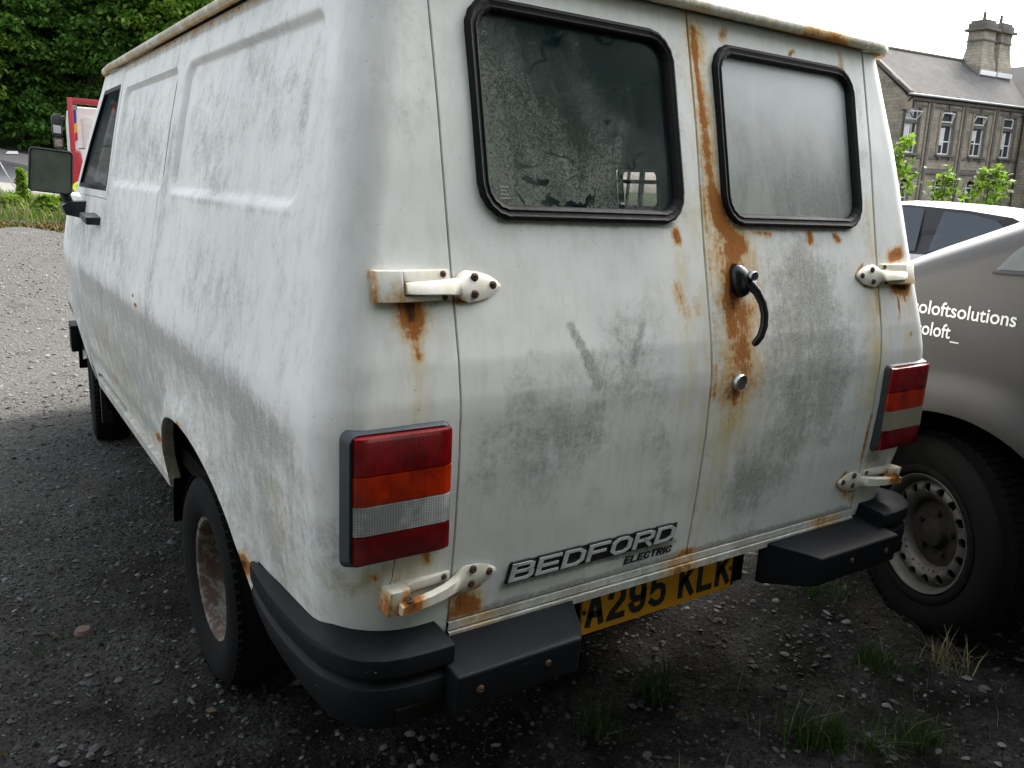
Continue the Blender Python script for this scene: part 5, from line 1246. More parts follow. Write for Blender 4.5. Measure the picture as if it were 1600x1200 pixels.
ys = sorted(set([round(v, 4) for v in list(np.linspace(-4.3, .6, 120))+[gwc[0]+AR*math.cos(math.pi*i/48) for i in range(49)]+[-3.45+AR*math.cos(math.pi*i/24) for i in range(25)]]))
vs = [i/44 for i in range(45)]+[1+i/14 for i in range(1, 15)]
V = [g_sec(y, v) for y in ys for v in vs]; H = len(vs); F = [(i*H+j, i*H+j+1, (i+1)*H+j+1, (i+1)*H+j) for i in range(len(ys)-1) for j in range(H-1)]
nV = len(V); V2 = V+[Vector((4.60-v.x, v.y, v.z)) for v in V]; F2 = F+[tuple(nV+i for i in f[::-1]) for f in F]
# nose and tail caps
F2.append(tuple(range((len(ys)-1)*H, len(ys)*H))+tuple(nV+i for i in range(len(ys)*H-1, (len(ys)-1)*H-1, -1))); F2.append(tuple(range(H-1, -1, -1))+tuple(nV+i for i in range(H)))
mesh('body', V2, F2, M['grey'], gv, 50, weld=.0005)
# arch return lips and dark liners
for cy in (gwc[0], -3.45):
    for s in (0, 1):
        V = []; F = []
        for i in range(41):
            a = math.pi*i/40; y = cy+AR*math.cos(a)*.9999; z = gwc[1]+AR*math.sin(a)
            x = g_sec(y, 0).x; f_ = (lambda q: 4.60-q) if s else (lambda q: q)
            V += [Vector((f_(x), y, z)), Vector((f_(x+.02), cy+(AR-.004)*math.cos(a), gwc[1]+(AR-.004)*math.sin(a))), Vector((f_(x+.06), cy+(AR+.02)*math.cos(a), gwc[1]+(AR+.02)*math.sin(a))), Vector((f_(x+.42), cy+(AR+.03)*math.cos(a), gwc[1]+(AR+.03)*math.sin(a)))]
        F = [(4*i+q, 4*i+q+1, 4*i+q+5, 4*i+q+4) for i in range(40) for q in (0,)]; mesh('arch_edge', V, F, M['grey'], gv, 50)
        F = [(4*i+q, 4*i+q+1, 4*i+q+5, 4*i+q+4) for i in range(40) for q in (1, 2)]; mesh('arch_liner', V, F, M['dark'], gv, 50)
mb = MB(); mb.box(1.80, 2.80, -4.2, .45, .26, .85); mb.box(1.42, 3.18, -3.0, -.9, .26, .33); mb.box(1.75, 2.85, -4.2, .4, .85, 1.0); mb.build('underbody', M['dark'], gv)
# quarter window, door glass, windscreen
def on_side(pts, off=.004):
    o = []
    for y, z in pts:
        zt = g_top(y)-.05; zb = max(gz_arch(y, gwc[0]), gz_arch(y, -3.45)); p = g_sec(y, min(1, (z-zb)/(zt-zb))); o.append(Vector((p.x-off, y, z)))
    return o
mesh('quarter_window', on_side([(-.428, 1.322), (-.70, 1.335), (-.70, 1.50), (-.56, 1.455), (-.47, 1.385)], .008), [(0, 1, 2, 3, 4)], M['carglass'], gv, 0)
mesh('door_window', on_side([(-.76, 1.335), (-1.75, 1.36), (-1.75, 1.82), (-1.25, 1.82), (-.76, 1.56)], .008), [(0, 1, 2, 3, 4)], M['carglass'], gv, 0)
V = [g_sec(y, v)+Vector((0, .006, .010)) for y in (-.51, -.8, -1.12) for v in [1.05+i*.95/8 for i in range(9)]]; n = 9
F = [(i*n+j, i*n+j+1, (i+1)*n+j+1, (i+1)*n+j) for i in range(2) for j in range(n-1)]; b0 = len(V); V += [Vector((4.60-v.x, v.y, v.z)) for v in V]; F += [tuple(b0+i for i in f[::-1]) for f in F]
mesh('windscreen', V, F, M['carglass'], gv, 60, weld=.001)
mb = MB(); P0 = on_side([(-.42, 1.312), (-.78, 1.325)], .009); mb.tube(P0, .006, 6); mb.build('window_trim', M['black'], gv)
# door shut line: a dark groove standing just behind the lettering
mb = MB(); mb.tube(on_side([(-.74, z) for z in (.42, .7, 1.0, 1.3)], -.001), .003, 5); mb.build('door_gap', M['dark'], gv)
def side_text(body, y_end, z, ref, width_ref, ht):
    """lettering ends at y_end; `ref` is the part of it whose width is known"""
    def ext(t):
        c = bpy.data.curves.new('x', 'FONT'); c.body = t; c.size = 1; o = bpy.data.objects.new('x', c); COL.objects.link(o)
        dg = bpy.context.evaluated_depsgraph_get(); me = bpy.data.meshes.new_from_object(o.evaluated_get(dg)); xs = [v.co.x for v in me.vertices]; bpy.data.objects.remove(o); bpy.data.meshes.remove(me); return min(xs), max(xs)
    a, b = ext(ref); sx = width_ref/(b-a); A, B = ext(body)
    Mx = Matrix(((0, 0, -1, GX-.0035), (-1, 0, 0, y_end+B*sx), (0, 1, 0, z), (0, 0, 0, 1)))
    o = text(body, 'side_lettering', M['sign_white'], gv, 1, .0004, .012, 1, 0, None)
    me = o.data; me.transform(Matrix.Diagonal((sx, ht, .002, 1))); me.transform(Mx)
    for v in me.vertices:
        zz = v.co.z; v.co.x = GX+.012*max(0, (zz-.9))-.0035+(v.co.x-(GX-.0035))*1.0
    me.update(); return o
M['sign_white'] = plain('white_vinyl', (.75, .75, .74), .5, .03)
side_text('ecoloftsolutions', -.518, 1.150, 'oloftsolutions', .322, .066)
side_text('ecoloft', -.318, 1.078, 'coloft', .122, .066)
mb = MB(); mb.box(GX-.0030, GX-.0020, -.352, -.322, 1.066, 1.0705); mb.build('side_lettering', M['sign_white'], gv, 0)
# front wheel, steered to the right
def mat_steel():
    q = NT('dirty_silver_steel'); n = q.noise(14, 5, .65); return q.out(q.mix(n, (.055, .054, .052), (.125, .124, .120)), .5, None, **{'Metallic': .3})
M['steel'] = mat_steel(); M['hub'] = plain('dark_rusty_hub', (.030, .027, .024), .85, .4, 30, spec=.2)
def steel_wheel(x, y, z, rz, sgn, Rt=.350):
    g_ = empty('wheel', (x, y, z), rz, gv); Mx = Matrix.Diagonal((sgn, 1, 1, 1)); 
    t = MB(); t.lathe([(a, b) for a, b in tyre_profile(Rt, .214, .215)], 72, Mx); tread(t, Rt, .215, 76); t.build('tyre', M['tyre'], g_, 40)
    t = MB(); t.lathe([(.104, .224), (.1085, .228), (.110, .236), (.1095, .245), (.107, .252)], 72, Mx); t.build('tyre_bead', M['tyre'], g_, 40)
    r = MB(); r.lathe([(.088, .212), (.096, .219), (.100, .215), (.094, .204), (.07, .198), (.0605, .192)], 64, Mx)
    # perforated ring: 16 cells, each with a round hole
    N = 16; ra, rb = .135, .192
    def prof(rr): return .062+.016*math.sin(math.pi*min(1, max(0, (rr-ra)/(rb-ra))))
    for c in range(N):
        am = 2*math.pi*(c+.5)/N; da = math.pi/N; out = []
        for i in range(6): out.append((-da+2*da*i/6, ra))
        for i in range(6): out.append((da, ra+(rb-ra)*i/6))
        for i in range(6): out.append((da-2*da*i/6, rb))
        for i in range(6): out.append((-da, rb-(rb-ra)*i/6))
        cr_ = (ra+rb)/2+.004; V = []; n = len(out)
        for k in range(4):
            t = k/3
            for (a, rr) in out:
                u = a*cr_; w_ = rr-cr_; L = math.hypot(u, w_); hu, hw = u/L*.0170, w_/L*.0170
                uu = u+(hu-u)*t; ww = w_+(hw-w_)*t; r2 = cr_+ww; an = am+uu/cr_
                V.append(Mx @ Vector((prof(r2), r2*math.sin(an), r2*math.cos(an))))
        b_ = len(V)
        for v in V[3*n:4*n]: pass
        V += [v-Vector((.012*sgn, 0, 0)) for v in V[3*n:4*n]]
        F = [(k*n+i, k*n+(i+1) % n, (k+1)*n+(i+1) % n, (k+1)*n+i) for k in range(4) for i in range(n)]
        r.add(V, F)
    r.lathe([(.062, ra), (.058, .130), (.040, .124), (.012, .120)], 64, Mx)
    r.build('wheel_rim', M['steel'], g_, 50, weld=.0003)
    h = MB(); h.lathe([(.030, .124), (.034, .10), (.030, .060), (.055, .048), (.060, .035), (.061, .0005)], 40, Mx); h.lathe([(-.03, .20), (-.03, .05)], 32, Mx)
    for i in range(5): a = 2*math.pi*i/5; c = Vector((.032*sgn, .080*math.sin(a), .075*math.cos(a))); h.tube([c, c+Vector((.016*sgn, 0, 0))], .011, 6)
    h.build('wheel_hub', M['hub'], g_, 40)
steel_wheel(1.408+.095, -.375+.04, .352, R_(-20), -1, .366); steel_wheel(3.16, -.366, .349, R_(-24), 1); steel_wheel(1.46, -3.45, .349, 0, -1); steel_wheel(3.14, -3.45, .349, 0, 1)

# ------------------------------------------------------------------ white car beyond the grey van
wc = empty('white_car', (8.0, 0, .03)); tag(wc, 'white hatchback with tinted windows, only its roof and side glass visible', 'car')
def car():
    L0, L1 = 2.25, 6.35
    def roof(y): return float(np.interp(y, [2.25, 2.45, 2.75, 3.3, 4.0, 4.6, 5.3, 6.1, 6.35], [1.10, 1.33, 1.47, 1.545, 1.575, 1.54, 1.10, .92, .70]))
    def belt(y): return float(np.interp(y, [2.25, 3.0, 4.5, 5.4, 6.35], [.98, .98, .95, .90, .66]))
    ys = sorted(set([round(v, 3) for v in list(np.linspace(L0, L1, 60))+[yc+.34*math.cos(math.pi*i/16) for yc in (2.95, 5.55) for i in range(17)]]))
    def zb(y): return max([.20]+[.31+math.sqrt(max(0, .36**2-(y-c)**2)) if abs(y-c) < .345 else .2 for c in (2.95, 5.55)])
    V = []; F = []; H = 12
    for y in ys:
        e = .18*max(0, (L0+.35-y)/.35)**2+.30*max(0, (y-L1+.6)/.6)**2
        for j in range(H): t = j/(H-1); z = zb(y)+(min(belt(y), roof(y))-zb(y))*t; V.append((.03+e+.05*(1-math.sin(t*2.4))*.8, y, z))
    n = len(V); F = [(i*H+j, i*H+j+1, (i+1)*H+j+1, (i+1)*H+j) for i in range(len(ys)-1) for j in range(H-1)]
    V += [(1.76-v[0], v[1], v[2]) for v in V]; F += [tuple(n+i for i in f[::-1]) for f in F]
    for i in range(len(ys)-1): F.append((i*H+H-1, n+i*H+H-1, n+(i+1)*H+H-1, (i+1)*H+H-1))
    F.append(tuple(range(H))+tuple(n+j for j in range(H-1, -1, -1))); F.append(tuple((len(ys)-1)*H+j for j in range(H))+tuple(n+(len(ys)-1)*H+j for j in range(H-1, -1, -1)))
    mesh('body', V, F, M['car_white'], wc, 40, weld=.001)
    # roof skin with thick cant rails
    V = []; F = []; yr = list(np.linspace(2.42, 4.75, 26)); xs = [0, .02, .06, .14, .30, .55, .75]
    for y in yr:
        r_ = roof(y); ins = .16+.02*(y < 2.8)
        for x in xs: V.append((ins+x*1.0, y, r_-.055*max(0, 1-x/.14)**2+.02*min(1, x/.6)))
    k = len(xs); n = len(V); F = [(i*k+j, i*k+j+1, (i+1)*k+j+1, (i+1)*k+j) for i in range(len(yr)-1) for j in range(k-1)]
    V += [(1.76-v[0], v[1], v[2]) for v in V]; F += [tuple(n+i for i in f[::-1]) for f in F]
    for i in range(len(yr)-1): F.append((i*k+k-1, n+i*k+k-1, n+(i+1)*k+k-1, (i+1)*k+k-1))
    mesh('roof', V, F, M['car_white'], wc, 40, weld=.002)
    def sd(y, z, off=0.):
        t = (z-belt(y))/max(.05, roof(y)-.055-belt(y)); return Vector((.035+.125*min(1, max(0, t))-off, y, z))
    def pane(nm, P, mt, off):
        for s in (0, 1):
            V = [sd(y, z, off) for y, z in P]; V = [Vector((1.76-v.x, v.y, v.z)) for v in V] if s else V; mesh(nm, V, [tuple(range(len(P)))], mt, wc, 0)
    pane('window_surround', [(2.55, .985), (5.25, .93), (4.7, 1.50), (4.0, 1.53), (3.3, 1.495), (2.8, 1.44), (2.62, 1.36)], M['black'], 0)
    pane('side_window', [(3.78, 1.0), (4.55, .985), (4.60, 1.49), (4.05, 1.505), (3.80, 1.50)], M['carglass'], .006)
    pane('quarter_window', [(3.06, 1.03), (3.62, 1.01), (3.56, 1.475), (3.25, 1.455), (2.95, 1.40), (2.86, 1.34)], M['carglass'], .006)
    V = [(.18, 2.40, 1.40), (1.58, 2.40, 1.40), (1.60, 2.27, 1.12), (.16, 2.27, 1.12)]; mesh('rear_window', V, [(0, 1, 2, 3)], M['carglass'], wc, 0)
    V = [(.2, 4.74, 1.50), (1.56, 4.74, 1.50), (1.66, 5.35, 1.05), (.10, 5.35, 1.05)]; mesh('windscreen', V, [(0, 1, 2, 3)], M['carglass'], wc, 0)
    for x in (.10, 1.66):
        for y in (2.95, 5.55):
            g_ = empty('wheel', (x, y, .31), 0, wc); sg = -1 if x < 1 else 1; Mx = Matrix.Diagonal((sg, 1, 1, 1)); t = MB(); t.lathe(tyre_profile(.31, .2, .19), 32, Mx); t.build('tyre', M['tyre'], g_); t = MB(); t.lathe([(.07, .2), (.05, .17), (.06, .05), (.07, .001)], 24, Mx); t.build('wheel_rim', M['steel'], g_)
    for s in (0, 1):
        b = MB(); x = .06 if not s else 1.70; b.box(x-.05, x+.05, 2.24, 2.36, .80, 1.05); b.build('tail_lamp', M['lamp_red'], wc, bevel=.02)
def mat_carwhite():
    q = NT('white_car_paint'); return q.out(q.mix(q.noise(3, 3), (.66, .68, .70), (.72, .73, .74)), .28, None, **{'Coat Weight': .5, 'Coat Roughness': .1})
M['car_white'] = mat_carwhite()
car()

# ------------------------------------------------------------------ recovery truck on the left
M['truck_red'] = plain('truck_red_paint', (.36, .018, .028), .45, .15, 4); M['blue'] = plain('stripe_blue', (.02, .04, .22), .5); M['yellow'] = plain('stripe_yellow', (.62, .36, .02), .5)
M['hiviz'] = plain('yellow_webbing', (.62, .70, .02), .7, .1, 30); M['wood'] = plain('deck_boards', (.16, .09, .05), .85, .3, 6); M['amber'] = plain('amber_beacon', (.75, .20, .01), .35)
tr = empty('recovery_truck', (0, 0, 0)); tag(tr, 'red and white flatbed recovery truck partly hidden behind the old van cab', 'truck')
def truck():
    y = 19.6; x0 = .965; x1 = 3.15; Z = lambda z: z
    for xa in (x0, x1-.10): b = MB(); b.box(xa, xa+.10, y, y+.10, .95, 3.02); b.build('headboard_post', M['truck_red'], tr, bevel=.008)
    b = MB(); b.box(x0+.101, x1-.101, y, y+.10, 2.90, 3.02); b.build('headboard_rail', M['truck_red'], tr, bevel=.008)
    b = MB(); b.prism([(x0+.102, 1.02), (1.30, 1.02), (1.16, 1.86), (x0+.102, 1.86)], 'y', y+.02, y+.08); b.build('headboard_panel', M['truck_red'], tr, bevel=.005)
    # white cab back with a recessed panel
    b = MB(); b.prism([(1.115, 1.90), (1.19, 1.88), (1.34, 1.02), (3.05, 1.02), (3.05, 2.86), (1.15, 2.86), (1.115, 2.55)], 'y', y+.35, y+2.0); cab_ = b.build('cab', M['white'], tr, bevel=.05, seg=3)
    b = MB(); pts = [(1.27, 1.96), (1.27, 2.45), (1.25, 2.60), (1.33, 2.66), (1.75, 2.63), (1.85, 2.55), (1.85, 2.08)]; b.prism(pts, 'y', y+.325, y+.36); b.build('cab_panel', plain('cab_panel_white', (.62, .62, .60), .5), cab_, bevel=.012)
    b = MB(); b.prism([(1.16, 1.935), (1.9, 2.06), (1.9, 2.075), (1.16, 1.95)], 'y', y+.338, y+.35); b.build('cab_seam', M['black'], cab_)
    for mt, za, zb_ in (('blue', 2.44, 2.74), ('yellow', 2.24, 2.44), ('truck_red', 2.06, 2.24)):
        b = MB(); b.prism([(1.068, za), (1.16, za+.08), (1.16, zb_+.08), (1.068, zb_)], 'y', y+.33, y+.352); b.build('stripe', M[mt], tr)
    b = MB(); b.lathe([(-.03, .055), (.03, .045), (.03, .001)], 16, Matrix.Translation((1.13, y+.2, 2.83)) @ Matrix.Rotation(R_(-90), 4, 'Z')); b.build('work_lamp', M['chrome'], tr)
    b = MB(); b.box(1.72, 2.5, y+.5, y+.8, 2.88, 3.05); b.build('beacon_bar', M['amber'], tr, bevel=.03)
    # deck boards, rave and chassis
    for i in range(10): b = MB(); xx = x0+.02+i*.216; b.box(xx, xx+.208, 16.3, y-.01, .86, .90); b.build('deck_board', M['wood'], tr)
    for xx in (x0-.03, x1-.0): b = MB(); b.box(xx, xx+.04, 16.3, y+.1, .80, .965); b.build('side_rave', M['truck_red'], tr, bevel=.006)
    b = MB(); b.box(1.5, 2.6, 16.4, 21.5, .55, .85); b.build('chassis', M['dark'], tr)
    for s in (0, 1):
        for yy in (17.3, 21.0): 
            g_ = empty('wheel', (1.12+s*1.86, yy, float(terrain(1.5, yy))+.38), 0, tr); t = MB(); Mx = Matrix.Diagonal((-1 if not s else 1, 1, 1, 1)); t.lathe(tyre_profile(.40, .24, .24), 32, Mx); t.build('tyre', M['tyre'], g_); t = MB(); t.lathe([(.09, .24), (.05, .2), (.05, .1), (.10, .08), (.10, .001)], 24, Mx); t.build('wheel_rim', M['steel'], g_)
    # mirrors: big one above, wide-angle below
    b = MB(); b.tube([(1.06, y+1.6, 2.70), (.82, y+1.2, 2.62), (.80, y+1.2, 1.95), (1.06, y+1.6, 1.9)], .014, 6); b.build('mirror_bracket', M['black'], tr)
    b = MB(); b.prism([(.72, 2.24), (.93, 2.22), (.96, 2.62), (.90, 2.72), (.72, 2.66)], 'y', y+1.0, y+1.14); mm = b.build('truck_mirror', M['black'], tr, bevel=.02)
    mesh('mirror_glass', [(.745, y+.998, 2.28), (.90, y+.998, 2.27), (.91, y+.998, 2.44), (.745, y+.998, 2.46)], [(0, 1, 2, 3)], plain('pale_mirror', (.45, .47, .48), .3), mm, 0)
    b = MB(); b.prism([(.74, 1.95), (.93, 1.95), (.94, 2.18), (.74, 2.18)], 'y', y+1.0, y+1.12); mm = b.build('truck_mirror', M['black'], tr, bevel=.02)
    mesh('mirror_glass', [(.76, y+.998, 1.98), (.91, y+.998, 1.98), (.91, y+.998, 2.14), (.76, y+.998, 2.15)], [(0, 1, 2, 3)], M['chrome'], mm, 0)
truck()
def strap_roll(x, y, z, r, tilt, label):
    b = MB(); b.lathe([(-.035, r*.45), (-.035, r), (.035, r), (.035, r*.45)], 20, Matrix.Translation((x, y, z)) @ Matrix.Rotation(tilt, 4, 'Z') @ Matrix.Rotation(.5, 4, 'Y'), closed=True)
    tag(b.build('strap_roll', M['hiviz'], None), label, 'strap', 'yellow straps on the truck deck')
strap_roll(1.05, 19.35, 1.10, .13, .9, 'left rolled yellow strap standing on the truck deck'); strap_roll(1.17, 19.05, 1.02, .12, .2, 'right rolled yellow strap lying at the deck edge')

# ------------------------------------------------------------------ stone building
Bx, By, Bz = Vector((.9995, -.0047, .0324)), Vector((.0047, 1., .0001)), Vector((-.0324, 0, .9995))
BM = Matrix(((Bx.x, By.x, Bz.x, 59.474), (Bx.y, By.y, Bz.y, 36.412), (Bx.z, By.z, Bz.z, 1.281), (0, 0, 0, 1)))
def mat_ashlar(name, a, b, mort, sc=(1.0, 1.0), bw=.62, rh=.26):
    q = NT(name); br = q.n('ShaderNodeTexBrick'); mp = q.n('ShaderNodeMapping')
    sx = q.n('ShaderNodeSeparateXYZ'); q.t.links.new(q.tc.outputs['Object'], sx.inputs[0]); cb = q.n('ShaderNodeCombineXYZ')
    q.t.links.new(q.math('ADD', sx.outputs[0], sx.outputs[1]), cb.inputs[0]); q.t.links.new(sx.outputs[2], cb.inputs[1]); q.t.links.new(cb.outputs[0], br.inputs[0])
    br.inputs['Scale'].default_value = 1; br.inputs['Brick Width'].default_value = bw; br.inputs['Row Height'].default_value = rh; br.inputs['Mortar Size'].default_value = .012
    br.inputs['Color1'].default_value = (*a, 1); br.inputs['Color2'].default_value = (*b, 1); br.inputs['Mortar'].default_value = (*mort, 1); br.inputs['Bias'].default_value = -.1
    c = q.mix(q.step(q.noise(.6, 5, .6), .42, .7, 0, .6), br.outputs['Color'], (.075, .068, .058)); c = q.mix(q.step(q.noise(5, 4, .7), .45, .8, 0, .5), c, (.10, .09, .07))
    return q.out(c, .9, q.bump(br.outputs['Fac'], -.6, .03))
M['ashlar'] = mat_ashlar('coursed_sandstone', (.36, .315, .235), (.25, .225, .17), (.15, .135, .11)); M['dress'] = plain('sooty_dressed_stone', (.15, .135, .115), .9, .35, 3); M['dress2'] = plain('pale_dressed_stone', (.30, .25, .18), .9, .3, 3)
def mat_slate():
    q = NT('slate_courses'); br = q.n('ShaderNodeTexBrick'); sx = q.n('ShaderNodeSeparateXYZ'); q.t.links.new(q.tc.outputs['Object'], sx.inputs[0]); cb = q.n('ShaderNodeCombineXYZ')
    q.t.links.new(sx.outputs[0], cb.inputs[0]); q.t.links.new(sx.outputs[2], cb.inputs[1]); q.t.links.new(cb.outputs[0], br.inputs[0])
    br.inputs['Scale'].default_value = 1; br.inputs['Brick Width'].default_value = .42; br.inputs['Row Height'].default_value = .19; br.inputs['Mortar Size'].default_value = .014
    for k, v in (('Color1', (.075, .075, .075)), ('Color2', (.105, .104, .102)), ('Mortar', (.04, .04, .04))): br.inputs[k].default_value = (*v, 1)
    c = q.mix(q.step(q.noise(.7, 5, .65), .4, .7, 0, .5), br.outputs['Color'], (.13, .125, .112)); q.b.inputs['Specular IOR Level'].default_value = .15; return q.out(c, .95, q.bump(br.outputs['Fac'], -.5, .03))
M['slate'] = mat_slate(); M['upvc'] = plain('white_window_frame', (.80, .80, .80), .4, .04); M['pane'] = mat_dark_glass('building_pane', (.03, .04, .045), 1.); M['blind'] = plain('white_blind', (.62, .62, .60), .8)
def bobj(name, lab=None, cat=None):
    o = bpy.data.objects.new(name, None); COL.objects.link(o); o.matrix_world = BM; o['label'] = lab; o['category'] = cat; return o
bd = bobj('stone_building', 'two storey sandstone building with grey slate roof and twin chimneys beyond the cars', 'building')
def building():
    XL, XR, D_, ZT = 0., 17.9, 9.0, 8.72; WC = [1.25, 6.2, 10.95, 15.7]; hw = .95; zs, zh = 4.52, 7.86; lz0, lz1 = -.3, 2.35
    b = MB(); xs = [XL]+[v for c in WC for v in (c-hw, c+hw)]+[XR]
    for i in range(0, len(xs), 2): b.box(xs[i], xs[i+1], 0, .5, -1.4, ZT)
    for c in WC:
        b.box(c-hw, c+hw, 0, .5, -1.4, lz0); b.box(c-hw, c+hw, 0, .5, lz1+.35, zs); b.box(c-hw, c+hw, 0, .5, zh, ZT)
        # arched heads of the ground floor openings
        n = 8; arc_ = [(c-hw+2*hw*k/n, lz1+.34*math.sin(math.pi*k/n)-.30) for k in range(n+1)]
        for k in range(n): (xa, za), (xb, zb_) = arc_[k], arc_[k+1]; b.prism([(xa, za+.30), (xb, zb_+.30), (xb, lz1+.349), (xa, lz1+.349)], 'y', .001, .499)
    b.build('wall', M['ashlar'], bd, 0, fix=True)
    b = MB(); b.prism([(.5, -1.4), (D_, -1.4), (D_, ZT), (4.6, 12.62), (.0, ZT), (.0, ZT-.01), (.5, ZT-.01)], 'x', .002, .45); b.build('gable_wall', M['ashlar'], bd, 0)
    b = MB(); b.box(.45, XR, D_-.4, D_, -1.4, ZT); b.build('back_wall', M['ashlar'], bd, 0); b = MB(); b.box(.5, XR, .52, .6, -1.3, ZT); b.build('dark_interior', M['interior'], bd, 0)
    # roof slopes
    b = MB(); b.add([(-.05, -.42, 8.72), (22.6, -.42, 8.72), (22.6, 4.6, 12.82), (-.05, 4.6, 12.82), (-.05, -.42, 8.62), (22.6, -.42, 8.62), (22.6, 4.6, 12.70), (-.05, 4.6, 12.70)], [(0, 1, 2, 3), (7, 6, 5, 4), (0, 4, 5, 1), (3, 2, 6, 7), (0, 3, 7, 4), (1, 5, 6, 2)]); b.build('roof', M['slate'], bd, 0)
    b = MB(); b.add([(-.05, 9.6, 8.72), (22.6, 9.6, 8.72), (22.6, 4.6, 12.82), (-.05, 4.6, 12.82)], [(0, 1, 2, 3)]); b.build('roof', M['slate'], bd, 0)
    b = MB(); b.tube([(-.1, 4.6, 12.86), (22.6, 4.6, 12.86)], .13, 8); b.build('ridge_tiles', M['dress'], bd)
    b = MB(); b.prism([(-.55, 8.62), (-.50, 8.95), (4.6, 13.10), (4.6, 12.72)], 'x', -.25, .20); b.build('gable_coping', M['dress'], bd, bevel=.03)
    for k in (0, 1): b = MB(); y0 = .6+k*2.0; z0 = 9.62+k*1.63; b.prism([(y0, z0+.14), (y0+.55, z0+.6), (y0+.55, z0+.63), (y0, z0+.17)], 'x', -.28, .28); b.build('lead_flashing', M['upvc'], bd)
    b = MB(); b.box(-.35, .55, -.30, .1, 7.6, 8.60); b.build('kneeler', M['dress2'], bd, bevel=.06)
    b = MB(); b.box(-.05, XR, -.22, -.001, 8.35, 8.60); b.build('cornice', M['dress'], bd, bevel=.04)
    b = MB(); b.tube([(-.3, -.50, 8.72), (XR, -.50, 8.72)], .085, 8); b.build('gutter', plain('pale_gutter', (.30, .31, .31), .6), bd)
    b = MB(); b.box(-.02, XR, -.14, -.001, 2.98, 3.30); b.box(-.02, XR, -.09, -.001, 3.301, 3.42); b.build('string_course', M['dress'], bd, bevel=.03)
    b = MB(); b.box(-.02, XR, -.07, -.002, 4.14, 4.34); b.build('sill_course', M['dress'], bd)
    b = MB(); b.box(-.02, XR, -.055, -.002, 7.95, 8.12); b.build('head_course', M['dress'], bd)
    for x in (3.55, 8.45, 13.3): b = MB(); b.box(x-.42, x+.42, -.10, -.0015, -1.3, 8.35); b.build('pilaster', M['dress2'], bd, bevel=.02); b = MB(); b.box(x-.17, x+.17, -.20, -.10, -1.3, 8.34); b.build('pilaster_rib', M['dress'], bd, bevel=.02)
    for x, pts in ((.0, [(.35, -.52, 8.6), (-.12, -.2, 8.1), (-.16, -.2, -1.2)]), (17.6, [(17.6, -.52, 8.6), (17.6, -.2, 8.2), (17.6, -.2, -1.2)])):
        b = MB(); b.tube(pts, .075, 8); b.build('downpipe', M['black'], bd)
    for wi, c in enumerate(WC):
        w = MB()
        for a, e in ((c-hw, c-hw+.10), (c+hw-.10, c+hw)): w.box(a, e, .16, .24, zs, zh)
        w.box(c-hw+.101, c+hw-.101, .16, .24, zs, zs+.10); w.box(c-hw+.101, c+hw-.101, .16, .24, zh-.10, zh); w.box(c-hw+.101, c+hw-.101, .30, .38, 6.60, 6.70)
        w.box(c-.05, c+.05, .17, .23, zs+.101, 6.599); w.box(c-hw+.101, c+hw-.101, .175, .225, 5.50, 5.58)
        fr = w.build('window', M['upvc'], bd, 0)
        t = MB(); t.box(c-hw, c+hw, .06, .24, 6.705, 6.93); t.build('transom', M['dress'], bd, bevel=.02)
        mesh('pane', [(c-hw+.1, .215, zs+.1), (c+hw-.1, .215, zs+.1), (c+hw-.1, .215, zh-.1), (c-hw+.1, .215, zh-.1)], [(0, 1, 2, 3)], M['pane'], fr, 0)
        t = MB(); t.box(c-hw+.12, c-.07, .352, .362, 5.6-.5*(wi % 2), 6.58); t.box(c+.07, c+hw-.12, .352, .362, 5.9, 6.58)
        mesh('blind', [(c-hw+.12, .208, 5.75-.5*(wi % 2)), (c-.02, .208, 5.75-.5*(wi % 2)), (c-.02, .208, 6.58), (c-hw+.12, .208, 6.58)], [(0, 1, 2, 3)], M['blind'], fr, 0)
        # top light, hinged open at the foot on all but the last window
        ang = R_([38, 16, 22, 3][wi]); T = Matrix.Translation((c, .15, 7.0)) @ Matrix.Rotation(ang, 4, 'X'); q = MB(); h_ = hw-.12
        for a in ((-h_, h_, -.03, .02, 0, .09), (-h_, h_, -.03, .02, .67, .76), (-h_, -h_+.09, -.03, .02, .0901, .6699), (h_-.09, h_, -.03, .02, .0901, .6699)): q.box(*a, T)
        tf = q.build('top_light', M['upvc'], fr, 0)
        # surround: jambs, head with keystone, sill
        for s in (-1, 1): q = MB(); a, e = sorted((c+s*hw, c+s*(hw+.26))); q.box(a, e, -.07, -.003, zs, zh-.001); q.build('jamb', M['dress2'] if s < 0 else M['dress'], bd, bevel=.015)
        q = MB(); q.box(c-hw-.26, c+hw+.26, -.08, -.003, zh, zh+.085); q.prism([(c-.16, zh-.08), (c+.16, zh-.08), (c+.24, zh+.42), (c-.24, zh+.42)], 'y', -.14, -.081); q.build('window_head', M['dress'], bd)
        q = MB(); q.box(c-hw-.32, c+hw+.32, -.24, .30, zs-.18, zs-.002)
        for s in (-1, 1): q.box(c+s*.8-.09, c+s*.8+.09, -.20, -.001, zs-.45, zs-.181)
        q.build('window_sill', M['dress'], bd, bevel=.02)
        w = MB(); 
        for a, e in ((c-hw, c-hw+.09), (c+hw-.09, c+hw), (c-.05, c+.05)): w.box(a, e, .30, .37, lz0, lz1+.2)
        for z in (lz0, 1.1, 1.9): w.box(c-hw+.091, c-.051, .30, .37, z, z+.09); w.box(c+.051, c+hw-.091, .30, .37, z, z+.09)
        fr = w.build('window', M['upvc'], bd, 0); mesh('pane', [(c-hw, .34, lz0), (c+hw, .34, lz0), (c+hw, .34, lz1+.34), (c-hw, .34, lz1+.34)], [(0, 1, 2, 3)], M['pane'], fr, 0)
        q = MB(); n = 10
